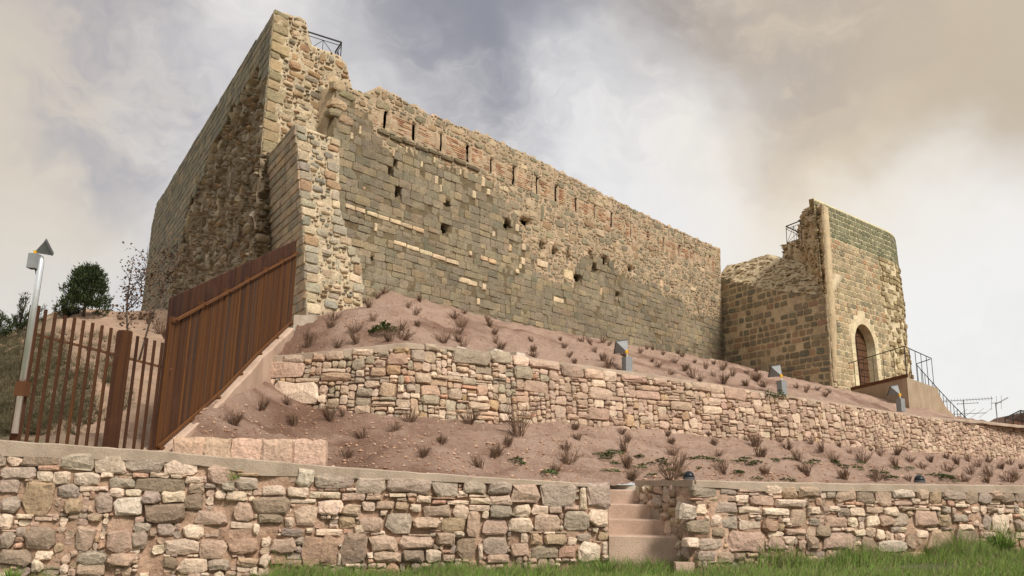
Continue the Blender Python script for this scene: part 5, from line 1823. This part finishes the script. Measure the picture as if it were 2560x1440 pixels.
for t in np.linspace(0, 0.9, 6):
    picket(K3.lerp(L3, t), hgt, 0.018 if t == 0 else 0.010)
handrail(K3 + up * hgt, Lr + up * hgt)
Rr = K3.lerp(R3, 0.86)
for t in np.linspace(0.17, 1, 5):
    picket(K3.lerp(Rr, t), hgt)
handrail(K3 + up * hgt, Rr + up * hgt)
# second run: from the landing down the stair
q0, q1 = PT(2290, 910, 31.2), PT(2418, 1048, 33.3)
q0, q1 = Vector(q0), Vector(q1)
for t in np.linspace(0.02, 1.0, 15):
    a = q0.lerp(q1, t)
    a = a - up * 0.05 * math.sin(math.pi * t)
    picket(a - up * (0.92 if t < .97 else .6), 0.92 if t < .97 else .6)
pts = [q0.lerp(q1, t) - up * 0.05 * math.sin(math.pi * t) for t in np.linspace(0, 1, 9)]
mb = MB(); mb.tube(pts, 0.016, 6); mb.build('handrail', 'black_metal', rl_)
b2 = PT(2325, 898, 29.9)
handrail(q0, b2)

# small railings on the wall tops
def truss_rail(name, label, posts, z0s, h, braces=True):
    o = empty(name, tuple(posts[0] + up * z0s[0])); tag(o, label, 'railing')
    for i, p in enumerate(posts):
        mb = MB(); mb.tube([p + up * (z0s[i] - 0.2), p + up * (z0s[i] + h)], 0.014, 6); mb.build('post', 'black_metal', o)
    for i in range(len(posts) - 1):
        a, b = posts[i], posts[i + 1]
        for f in ((1.0, 0.85, 0.1) if braces else (1.0, 0.5)):
            mb = MB(); mb.bar(a + up * (z0s[i] + h * f), b + up * (z0s[i + 1] + h * f), 0.035 if f == 1.0 else 0.016); mb.build('rail', 'black_metal', o)
        m = (a + b) / 2
        zm = (z0s[i] + z0s[i + 1]) / 2
        for e_, ze in ((a, z0s[i]), (b, z0s[i + 1])):
            mb = MB(); mb.tube([m + up * (zm + h * .85), e_ + up * (ze + h * .08)], 0.009, 5); mb.build('brace', 'black_metal', o)
        mb = MB(); mb.tube([m + up * (zm + h * .85), m + up * zm], 0.009, 5); mb.build('brace', 'black_metal', o)
    return o
def rw_at(px, py, back):
    u, v = RW.hit(px, py)
    return RW.P(u, v, -back)
a, b = PT(762, 77, 21.2), PT(854, 106, 21.9)
zr1 = a.z
h_ = 0.75
c_ = PT(838, 132, b.y * 1.026)
truss_rail('wall_top_railing', 'dark thin railing on top of the high castle corner', [Vector((p.x, p.y, 0)) for p in (a, b, c_)], [a.z - h_, b.z - h_, b.z - h_], h_)
def tp(px, py, Y): return PT(px, py, Y)
a, b, c_ = tp(2006, 548, 33.3), tp(1965, 566, 32.8), tp(2004, 588, 32.0)
h2 = 0.80
truss_rail('wall_top_railing', 'dark thin railing on top of the gate tower beside its torn edge', [Vector((p.x, p.y, 0)) for p in (tp(2012, 546, 34.0), b, c_)], [b.z - h2] * 3, h2)

# ------------------------------------------------------------------ aerials and a roof far behind on the right
def aerial(name, label, base, top, booms):
    o = empty(name, tuple(base)); tag(o, label, 'aerial', 'television aerials')
    mb = MB(); mb.tube([base, top], 0.03, 6); mb.build('mast', 'far_metal', o)
    for p0, p1, n, L, ax in booms:
        mb = MB(); mb.tube([p0, p1], 0.018, 5); bm_ = mb.build('boom', 'far_metal', o)
        for t in np.linspace(0.03, 0.97, n):
            m = p0.lerp(p1, t)
            mb = MB(); mb.tube([m - ax * L, m + ax * L], 0.010, 4); mb.build('element', 'far_metal', bm_)
Y = 46
P_ = lambda x, y: PT(x, y, Y)
aerial('aerial', 'far television aerial with long horizontal boom behind the stair railing', P_(2416, 1075), P_(2408, 1000),
       [(P_(2360, 1003), P_(2482, 996), 16, 0.10, Vector((0, 0.3, 1)).normalized()), (P_(2392, 1010), P_(2446, 1007), 2, 0.05, Vector((0, 0, 1))), (P_(2378, 1036), P_(2466, 1032), 5, 0.55, Vector((.8, .2, .5)).normalized())])
aerial('aerial', 'far television aerial with tilted boom and tall rods, rightmost on the skyline', P_(2497, 1085), P_(2489, 1008),
       [(P_(2488, 1011), P_(2520, 994), 9, 0.06, Vector((0, .5, 1)).normalized()), (P_(2478, 1008), P_(2504, 1006), 3, 0.38, Vector((.1, 0, 1)).normalized())])
roof = empty('house_roof', tuple(P_(2540, 1060))); tag(roof, 'brown far roof with a dark metal pergola at the right edge of the view', 'roof')
mb = MB()
ra, rb, rc = P_(2512, 1062), P_(2572, 1028), P_(2640, 1062)
e = Vector((1.0, 5, 0))
dz = Vector((0, 0, -3.0))
mb.add([ra, rb, rc, ra + e, rb + e, rc + e, ra + dz, rc + dz, ra + e + dz, rc + e + dz], [(0, 1, 2), (3, 5, 4), (0, 3, 4, 1), (1, 4, 5, 2), (0, 2, 7, 6), (3, 8, 9, 5), (0, 6, 8, 3), (2, 5, 9, 7)])
mb.build('gable', 'roof_brown', roof)
g0, g1, g2, g3 = P_(2512, 1045), P_(2551, 1026), P_(2620, 1036), P_(2580, 1058)
pg = MB()
for a, b in ((g0, g1), (g1, g2), (g2, g3), (g3, g0)):
    pg.bar(a, b, 0.05)
for t in np.linspace(0.12, 0.9, 7):
    pg.bar(g0.lerp(g1, t), g3.lerp(g2, t), 0.03)
for q in (g0, g0.lerp(g1, .5), g1):
    pg.bar(q, q - up * 0.9, 0.04)
pg.build('pergola', 'black_metal', roof)

# ------------------------------------------------------------------ plants
def blade(V, F, base, d, L, w, bend, side, n=3):
    b = len(V)
    for i in range(n + 1):
        t = i / n
        p = base + d * (L * t) + bend * (L * t * t)
        ww = w * (1 - 0.85 * t)
        V.append(p - side * ww); V.append(p + side * ww)
    for i in range(n):
        k = b + 2 * i
        F.append((k, k + 1, k + 3, k + 2))
def tuft_mesh(name, seed, n, h, spread, material, w=0.006, twig=True):
    r = random.Random(seed)
    V, F = [], []
    lean = Vector((r.uniform(-.35, .35), r.uniform(-.2, .2), 0))
    for _ in range(n):
        a = r.uniform(0, 2 * math.pi)
        out = r.random() ** 0.7 * spread
        d = (Vector((math.cos(a) * out, math.sin(a) * out, 1)) + lean).normalized()
        L = h * r.uniform(0.45, 1.1)
        base = Vector((math.cos(a), math.sin(a), 0)) * r.uniform(0, 0.05)
        side = Vector((r.uniform(-1, 1), r.uniform(-1, 1), 0)).normalized()
        blade(V, F, base, d, L, w * r.uniform(.7, 1.3), Vector((math.cos(a) * .12, math.sin(a) * .12, r.uniform(-.1, .12))), side)
        if twig:
            for _k in range(3):
                t = r.uniform(.35, .9)
                q = base + d * (L * t)
                dd = (d + Vector((r.uniform(-.7, .7), r.uniform(-.7, .7), r.uniform(-.1, .4)))).normalized()
                blade(V, F, q, dd, L * r.uniform(.15, .34), w * .7, Vector((0, 0, .1)), side, 1)
    me = bpy.data.meshes.new(name)
    me.from_pydata([tuple(v) for v in V], [], F)
    me.materials.append(MATS[material])
    return me
HM = [tuft_mesh('heather_tuft', 100 + i, 44 + 14 * (i % 4), (0.30, 0.24, 0.34)[i % 3], (0.5, 0.75, 1.15)[(i + i // 3) % 3], 'heather', 0.0062) for i in range(9)]
def ground_at(bvh, px, py):
    h = bvh.ray_cast(EYE, ray(px, py).normalized())
    return h[0]
rng = random.Random(51)
cP = lambda x, y: (640 + x / 4.0, 700 + y / 4.0)
cQ = lambda x, y: (1240 + x / 3.8788, 840 + y / 3.8788)
cR = lambda x, y: (1880 + x / 3.7647, 940 + y / 3.7647)
cS = lambda x, y: (400 + x / 3.0476, 960 + y / 3.0476)
up_pts = [cP(*q) for q in ((1135,275),(1215,185),(1285,135),(775,405),(1640,220),(1515,275),(1590,355),(1170,415),(380,455),(735,485),(990,525),(1445,505),(1620,465),(1985,390),(2075,335),(2055,475),(2325,410),(2345,475),(2030,540),(310,560),(530,595),(505,675),(800,672),(1000,638),(1340,612),(1460,595),(1875,630),(2040,628),(2395,635),(2385,545),(2075,690),(2440,705))] + \
    [cQ(*q) for q in ((345,58),(625,45),(660,118),(370,150),(370,203),(705,208),(765,268),(835,50),(920,88),(965,158),(1030,65),(1095,98),(1045,243),(1080,312),(1175,153),(1250,203),(1395,168),(1460,130),(1525,140),(1515,253),(1565,303),(1615,183),(1760,175),(1810,203),(1735,262),(1695,378),(1830,338),(1910,412),(1925,262),(2030,322),(2115,278),(2115,398),(1985,443),(2195,333),(2290,393),(2205,462),(2435,372),(2430,483),(2520,443),(2530,345))] + \
    [cR(*q) for q in ((35,48),(110,108),(260,93),(420,113),(510,153),(610,133),(735,158),(690,193))]
low_pts = [cP(*q) for q in ((50,1305),(320,1245),(380,1425),(745,1412),(870,1362),(1530,1425),(2140,1432))] + \
    [cQ(*q) for q in ((215,965),(115,1065),(765,912),(795,1005),(680,1105),(700,1235),(570,1335),(1220,948),(1270,1033),(1250,1125),(1275,1275),(1660,972),(1710,1043),(1720,1153),(1760,1303),(1310,1400),(2060,972),(2115,1063),(2150,1163),(2210,1328),(2435,1013),(2520,1073),(2550,1163),(1700,1390),(20,1153))] + \
    [cR(*q) for q in ((35,663),(265,623),(335,692),(565,643),(660,708),(825,668),(925,723),(1115,703),(1195,743),(1365,738),(100,763),(445,803),(770,803),(1045,818),(1355,853),(1490,803),(1680,813),(1835,783),(1935,833),(2035,803),(2225,813),(2140,853),(2350,873),(2430,833),(2535,873),(1595,868),(1835,898),(2065,928),(2245,943),(2485,963),(135,928),(515,933),(870,968),(1170,985),(1475,985),(1990,995),(2215,1000),(2425,1000))] + \
    [cS(*q) for q in ((560,308),(1025,318),(1420,558),(2000,552),(2145,453),(2540,562),(2440,640),(1540,408),(1780,358))]
ZU = [(0, 850, 'between plank fence and pale buttress'), (850, 990, 'right of the pale buttress foot'), (990, 1170, 'above the terrace wall bend'),
      (1170, 1360, 'below the square holes'), (1360, 1555, 'left of the long-wall floodlight'), (1555, 1700, 'beside the long-wall floodlight'),
      (1700, 1880, 'below the castle inner corner'), (1880, 3000, 'below the gate tower flank')]
ZL = [(0, 780, 'above the pink rock ledge'), (780, 1000, 'right of the pink rock ledge'), (1000, 1240, 'below the terrace wall bend'), (1240, 1480, 'left of the concrete steps'),
      (1480, 1600, 'above the left step edge'), (1600, 1760, 'above the right step edge'), (1760, 1960, 'right of the corner dome lamp'),
      (1960, 2200, 'left of the farther dome lamp'), (2200, 2380, 'above the farther dome lamp'), (2380, 3000, 'at the far right end')]
ORD = ['leftmost', 'second from left', 'third from left', 'fourth from left', 'fifth from left', 'sixth from left', 'seventh from left', 'eighth from left', 'ninth from left', 'tenth from left', 'eleventh from left', 'twelfth from left']
for pts, bvh, up_ in ((up_pts, UPP, True), (low_pts, LOW, False)):
    for lo, hi, where in (ZU if up_ else ZL):
        mem = []
        for px, py in pts:
            h = ground_at(bvh, px, py) if lo <= px < hi else None
            if h is not None:
                mem.append((px, py, h))
        far = sorted(mem, key=lambda m: -m[2].y)
        half = set(id(m) for m in far[:len(far) // 2])
        for part, words_ in ((True, 'back row'), (False, 'front row')):
            ms = sorted((m for m in mem if (id(m) in half) == part), key=lambda m: m[0])
            for k, (px, py, h) in enumerate(ms):
                o = bpy.data.objects.new('heather_tuft', rng.choice(HM))
                COL.objects.link(o)
                o.location = h - Vector((0, 0, 0.02))
                o.rotation_euler = (0, 0, rng.uniform(-.6, .6) + (math.pi if rng.random() < .35 else 0))
                s = rng.uniform(0.58, 1.0) * (0.86 if px > 1900 else 1.0)
                big_ = (px, py) == low_pts[7]
                if big_: s = 1.7
                o.scale = (s * rng.uniform(.85, 1.2), s, s * rng.uniform(.85, 1.15))
                lab = ('upper' if up_ else 'lower') + '-bed heather tuft ' + where + ', ' + ORD[k] + ', ' + words_
                if big_: lab = 'largest grey-brown heather tuft of the lower bed, at the terrace wall foot'
                tag(o, lab, 'shrub', 'heather tufts on the ' + ('upper' if up_ else 'lower') + ' bed')

# leafy weeds
def weed_mesh(name, seed, n, r0, h, material, leaf=0.035):
    r = random.Random(seed)
    V, F = [], []
    for _ in range(n):
        a = r.uniform(0, 2 * math.pi); rr = r0 * math.sqrt(r.random())
        c = Vector((math.cos(a) * rr, math.sin(a) * rr, h * (1 - (rr / r0) ** 2) * r.uniform(.2, 1)))
        d = Vector((math.cos(a + r.uniform(-1, 1)), math.sin(a + r.uniform(-1, 1)), r.uniform(.0, .9))).normalized()
        s = d.cross(Vector((r.uniform(-.3, .3), r.uniform(-.3, .3), 1))).normalized()
        L = leaf * r.uniform(.6, 1.5)
        b = len(V)
        V += [c, c + d * L * .5 + s * L * .3, c + d * L, c + d * L * .5 - s * L * .3]
        F.append((b, b + 1, b + 2, b + 3))
    me = bpy.data.meshes.new(name)
    me.from_pydata([tuple(v) for v in V], [], F)
    me.materials.append(MATS[material])
    return me
h = ground_at(UPP, 961, 836)
o = bpy.data.objects.new('weed', weed_mesh('weed', 7, 520, 0.30, 0.24, 'weed', 0.06)); COL.objects.link(o); o.location = h
tag(o, 'dark green leafy weed, the one big green plant on the upper bed', 'weed')
WM = [weed_mesh('weed', 20 + i, 130, 0.16, 0.07, 'weed', 0.045) for i in range(3)] + [weed_mesh('weed', 30 + i, 90, 0.12, 0.05, 'grass', 0.05) for i in range(2)]
V, F = [], []
low_w = [cQ(*q) for q in ((1000,1135),(1060,1130),(1120,1140),(1150,1240),(1470,1245),(1570,1220),(1620,1250),(1350,1280),(1080,1310),(1500,1350),(1660,1310),(1800,1340),(1930,1180),(1990,1190),(2100,1210),(1975,1275),(2310,1330),(2350,1215),(2440,1200),(2520,1230),(170,1215),(220,1240),(470,1330),(1040,1180),(1350,1170))] + \
    [cR(*q) for q in ((30,830),(180,790),(340,790),(550,820),(730,820),(880,860),(980,880),(1190,885),(1310,880),(1440,885),(1600,920),(1790,930),(1860,950),(1260,960),(1160,930),(1020,830),(90,980),(390,980),(1880,985))]
for px, py in low_w:
    for k in range(2):
        h = ground_at(LOW, px + rng.uniform(-16, 16), py + rng.uniform(-4, 5))
        if h is None: continue
        me = rng.choice(WM); b = len(V); s = rng.uniform(.25, .75)
        V += [h + v.co * s for v in me.vertices]
        F += [tuple(b + i for i in p.vertices) for p in me.polygons]
link('ground_weeds', [tuple(v) for v in V], F, 'weed', kind='stuff')
# little plants rooted in the terrace wall, and on the lip
for px, py, W_, lab in ((1922, 994, TW, 'green weed rooted in the terrace wall, left of a twin'), (1945, 996, TW, 'dark green weed rooted in the terrace wall beside the second floodlight post')):
    u, v = W_.hit(px, py)
    o = bpy.data.objects.new('wall_weed', weed_mesh('wall_weed', px, 160, 0.13, 0.22, 'weed', 0.05)); COL.objects.link(o)
    o.location = W_.P(u, v, 0.06); tag(o, lab, 'weed')

# trees on the hill
def tree(name, label, base, trunk, crown_fn, material, n, leaf, flat_=0.35, group=None):
    o = empty(name, tuple(base)); tag(o, label, 'tree', group)
    mb = MB()
    for pts, rs in trunk:
        mb.tube([base + Vector(p) for p in pts], rs, 7)
    mb.build('trunk', 'bark', o, smooth=True)
    r = random.Random(int(base.x * 100) & 999)
    V, F = [], []
    for _ in range(n):
        c, d = crown_fn(r)
        c = base + c
        L = leaf * r.uniform(.6, 1.5)
        s = d.cross(Vector((r.uniform(-1, 1), r.uniform(-1, 1), r.uniform(-1, 1)))).normalized()
        b = len(V)
        V += [tuple(c), tuple(c + d * L * .5 + s * L * flat_), tuple(c + d * L), tuple(c + d * L * .5 - s * L * flat_)]
        F.append((b, b + 1, b + 2, b + 3))
    link('crown', V, F, material, o)
    return o
def spray(centres):
    """needles in tufts round given shoot tips"""
    def f(r):
        c, rad_, dr = r.choice(centres)
        k = Vector((r.gauss(0, 1), r.gauss(0, 1), r.gauss(0, 1))) * rad_ * .5
        d = (dr + Vector((r.uniform(-.8, .8), r.uniform(-.8, .8), r.uniform(-.3, .8)))).normalized()
        return c + k, d
    return f
b = ground_at(HIL, 208, 790) or PT(208, 790, 31)
cs = []
r = random.Random(3)
H = 1.75
for k in range(150):
    z = r.uniform(0.05, 1.0) ** 0.9
    rr = 0.95 * (1 - z) ** 0.55 * r.uniform(0.35, 1.0) + 0.04
    a = r.uniform(0, 6.28)
    cs.append((Vector((math.cos(a) * rr, math.sin(a) * rr, H * z)), 0.15, Vector((math.cos(a) * .7, math.sin(a) * .7, .8)).normalized()))
tree('pine_tree', 'round dark green young pine on the hilltop left of the castle', b, [([(0, 0, -.1), (0.02, 0, .6), (0, 0, H * .95)], [.06, .045, .012])], spray(cs), 'pine_needles', 11500, 0.11, 0.12)
# small sparse conifers at the left edge
for px, py, hh, sp, lab in ((45, 838, 1.1, 0.62, 'small sparse conifer with upright shoots behind the lamp pole'), (158, 790, 0.62, 0.45, 'low conifer seedling just left of the round pine'), (-12, 850, 0.9, 0.5, 'small conifer cut by the left edge of the view')):
    b = ground_at(HIL, px, py + 6) or PT(px, py, 24)
    r = random.Random(px + 50)
    cs, tr = [], [([(0, 0, -.1), (0, 0, hh * .6)], [.03, .015])]
    for k in range(11):
        a = r.uniform(0, 6.28); rr = sp * r.uniform(.15, 1.0)
        tip = Vector((math.cos(a) * rr + (0.25 if hh > 1 else 0), math.sin(a) * rr, hh * r.uniform(.35, 1.0)))
        root = Vector((0, 0, tip.z * .25))
        tr.append(([root, (root + tip) / 2 - Vector((0, 0, .05)), tip], [.016, .012, .006]))
        for t in np.linspace(.35, 1.02, 7):
            cs.append((root.lerp(tip, t), 0.075, (tip - root).normalized()))
    tree('conifer', lab, b, tr, spray(cs), 'pine_needles', 1700, 0.085, 0.10, 'conifers on the hilltop')
# bare saplings with a few brown leaves
def sapling(label, base, limbs, n, leaf=0.055):
    pts = []
    for L_, rs in limbs:
        L_ = [Vector(p) for p in L_]
        for a, c in zip(L_, L_[1:]):
            for t in np.linspace(0, 1, 8):
                if a.lerp(c, t).z > 0.75: pts.append((a.lerp(c, t), 0.20, Vector((0, 0, 1))))
    def f(r):
        c, rad_, dr = r.choice(pts)
        k = Vector((r.gauss(0, 1), r.gauss(0, 1), r.gauss(0, 1))) * rad_ * .55
        return c + k, Vector((r.uniform(-1, 1), r.uniform(-1, 1), r.uniform(-.6, .6))).normalized()
    tw = list(limbs)
    rr = random.Random(9)
    for _ in range(26):
        c, _a, _b = rr.choice(pts)
        e = c + Vector((rr.uniform(-.28, .28), rr.uniform(-.2, .2), rr.uniform(.05, .3)))
        tw.append(([c, (c + e) / 2 + Vector((0, 0, .03)), e], [.007, .005, .003]))
    return tree('sapling', label, base, tw, f, 'brown_leaf', n, leaf, 0.33, 'saplings behind the railing')
b = ground_at(HIL, 318, 925)
k = (PT(300, 630, b.y).z - b.z) / 2.0
sapling('slender sapling with sparse brown leaves above the railing post', b,
        [([(0, 0, -.1), (-.05 * k, 0, .5 * k), (-.14 * k, 0, 1.0 * k), (-.16 * k, .02, 1.35 * k), (-.13 * k, 0, 1.95 * k)], [.026, .022, .017, .012, .004]),
         ([(-.12 * k, 0, 1.0 * k), (.05 * k, .05, 1.25 * k), (.03 * k, .05, 1.55 * k), (.10 * k, 0, 1.9 * k)], [.014, .011, .008, .003]),
         ([(-.14 * k, 0, 1.2 * k), (-.08 * k, .1, 1.5 * k), (.16 * k, .1, 1.72 * k)], [.010, .008, .003])], 620, 0.05)
b = ground_at(HIL, 345, 905)
k = (PT(385, 600, b.y).z - b.z) / 2.0
sapling('leaning sapling with brown leaves in front of the castle left flank', b,
        [([(0, 0, -.1), (.10 * k, 0, .6 * k), (.22 * k, 0, 1.1 * k), (.34 * k, 0, 1.7 * k), (.42 * k, 0, 2.0 * k)], [.022, .018, .014, .008, .003]),
         ([(.22 * k, 0, 1.1 * k), (.12 * k, .1, 1.45 * k), (.20 * k, .1, 1.9 * k)], [.010, .007, .003]),
         ([(.26 * k, 0, 1.3 * k), (.45 * k, .1, 1.6 * k), (.52 * k, .1, 1.85 * k)], [.010, .007, .003])], 620, 0.05)
# tufts on the hill
SM = [tuft_mesh('scrub_tuft', 300 + i, 70, 0.36, 1.2, 'scrub', 0.008) for i in range(3)]
for i, (px, py) in enumerate(((300, 800), (330, 800), (352, 800), (370, 808), (380, 795), (392, 815), (402, 835), (418, 850), (425, 872), (432, 900))):
    h = ground_at(HIL, px, py)
    o = bpy.data.objects.new('scrub_tuft', rng.choice(HM)); COL.objects.link(o)
    o.location = h - Vector((0, 0, .02)); o.rotation_euler = (0, 0, rng.uniform(0, 6)); s = rng.uniform(.9, 1.5); o.scale = (s, s, s)
    tag(o, 'brown tuft on the hill behind the railing, ' + ['first', 'second', 'third', 'fourth', 'fifth', 'sixth', 'seventh', 'eighth', 'ninth', 'tenth', 'eleventh', 'twelfth'][i] + ' along the planted row towards the fence', 'shrub', 'tufts on the hill')
# rough dry grass on the hill: one mass
V, F = [], []
r = random.Random(77)
n_ = 0
while n_ < 1500:
    px, py = r.uniform(-60, 330), r.uniform(830, 1090)
    if r.random() > max(0.0, min(1, 1.15 - px / 300 + 0.8 * nz(px * .013, py * .02, 3))): continue
    h = ground_at(HIL, px, py)
    n_ += 1
    if h is None: continue
    me = r.choice(SM); b_ = len(V); s = r.uniform(.25, .75)
    a = r.uniform(0, 6.28); ca, sa = math.cos(a) * s, math.sin(a) * s
    step = 3
    for p in list(me.polygons)[::4]:
        q = len(V)
        for i in p.vertices:
            c = me.vertices[i].co
            V.append((h.x + c.x * ca - c.y * sa, h.y + c.x * sa + c.y * ca, h.z - .03 + c.z * s))
        F.append(tuple(range(q, q + len(p.vertices))))
link('hill_grass', V, F, 'scrub', kind='stuff')

# foreground grass
gr = np.random.default_rng(4)
V, F = [], []
def base_line(x):
    """the y of the wall foot at that x"""
    best = 99
    for w in (wl, wr_):
        for a, c in zip(w.n, w.n[1:]):
            if min(a.x, c.x) - .01 <= x <= max(a.x, c.x) + .01:
                best = min(best, a.y + (c.y - a.y) * (x - a.x) / (c.x - a.x))
    return best if best < 90 else 10.75
xs = np.arange(-6.5, 9.5, 0.05)
bl = np.array([base_line(float(x)) for x in xs])
cnt = 0
while cnt < 115000:
    x = float(gr.uniform(-6.3, 9.2))
    yb = float(np.interp(x, xs, bl))
    dy = float(gr.random() ** 1.5 * 3.0)
    y = yb - 0.03 - dy
    den = 0.58 + 0.95 * nz(x * 0.9, y * 0.9, 2.0, 3)
    px, py = proj((x, y, 0.0))
    if px < 570 and not (px < 120 and py > 1400): den -= 0.9
    elif px < 760: den += 0.2
    if gr.random() > den: 
        cnt += 0.35
        continue
    cnt += 1
    edge = max(0.0, 1 - dy / 0.55)
    hgt_ = (0.08 + 0.20 * edge * max(0.15, 0.55 + 0.9 * nz(x * 1.4, 7.0))) * float(gr.uniform(.55, 1.35)) * (1.25 if px > 1700 else 1.0)
    a = float(gr.uniform(0, 6.283)); lean = float(gr.uniform(0.05, .75))
    d = Vector((math.cos(a) * lean, math.sin(a) * lean, 1)).normalized()
    s = Vector((-math.sin(a + 1.2), math.cos(a + 1.2), 0))
    blade(V, F, Vector((x, y, ground_z(x, y) - 0.01)), d, hgt_, 0.0042, Vector((math.cos(a) * .5 * lean, math.sin(a) * .5 * lean, -.25 * lean)), s, 2)
mats = ['grass', 'dry_grass']
g = link('grass', [tuple(v) for v in V], F, mats, kind='stuff', origin=(0, 0, 0))
mi = np.zeros(len(g.data.polygons), dtype=np.int32)
kk = (gr.random(len(mi) // 2 + 1) < 0.22).astype(np.int32)
mi[:] = np.repeat(kk, 2)[:len(mi)]
g.data.polygons.foreach_set('material_index', mi)
# a few taller weeds by the wall foot and one tuft on the wall
for px, py, n_, hh, lab in ((2500, 1372, 150, .42, 'tall green weed at the wall foot near the right edge'), (1512, 1388, 60, .30, 'tall grass tuft at the left foot of the steps'), (30, 1428, 120, .16, 'low green weed at the bottom left corner')):
    x, y = PT(px, py, 10.4 if px < 2000 else 11.9).xy
    if px < 100: y = 9.15; x = PT(px, py, y).x
    o = bpy.data.objects.new('grass_clump', tuft_mesh('grass_clump', px, n_, hh, .8, 'grass', .006, px > 2000)); COL.objects.link(o)
    o.location = (x, y, ground_z(x, y) if px > 100 else PT(px, py, y).z - .1); tag(o, lab, 'weed')
u, v = wl.hit(588, 1198)
o = bpy.data.objects.new('wall_weed', tuft_mesh('wall_weed', 5, 26, .17, 1.1, 'grass', .004, False)); COL.objects.link(o)
o.location = wl.P(u, v, .06); tag(o, 'little grass tuft growing out of the left retaining wall', 'weed')
# gravel and clods lying on the beds: one mass
V, F = [], []
r = random.Random(91)
for _ in range(14000):
    if r.random() < 0.6: bvh, px, py = LOW, r.uniform(440, 2560), r.uniform(1010, 1215)
    else: bvh, px, py = UPP, r.uniform(650, 2150), r.uniform(730, 990)
    h = ground_at(bvh, px, py)
    if h is None: continue
    s = 0.007 + 0.030 * r.random() ** 4
    b = len(V)
    for i in range(6):
        d = [(1, 0, 0), (-1, 0, 0), (0, 1, 0), (0, -1, 0), (0, 0, 1), (0, 0, -1)][i]
        V.append((h.x + d[0] * s * r.uniform(.6, 1.3), h.y + d[1] * s * r.uniform(.6, 1.3), h.z + d[2] * s * r.uniform(.4, .9)))
    for t in ((0, 2, 4), (2, 1, 4), (1, 3, 4), (3, 0, 4), (2, 0, 5), (1, 2, 5), (3, 1, 5), (0, 3, 5)):
        F.append(tuple(b + i for i in t))
nv = len(V) // 6
tt = []
for i in range(nv):
    c = r.choice([lin(190, 156, 130), lin(176, 140, 114), lin(176, 140, 114), lin(166, 130, 104), lin(196, 166, 142), lin(150, 113, 88)])
    tt += [c] * 6
link('gravel', V, F, 'masonry', kind='stuff', tints=tt)
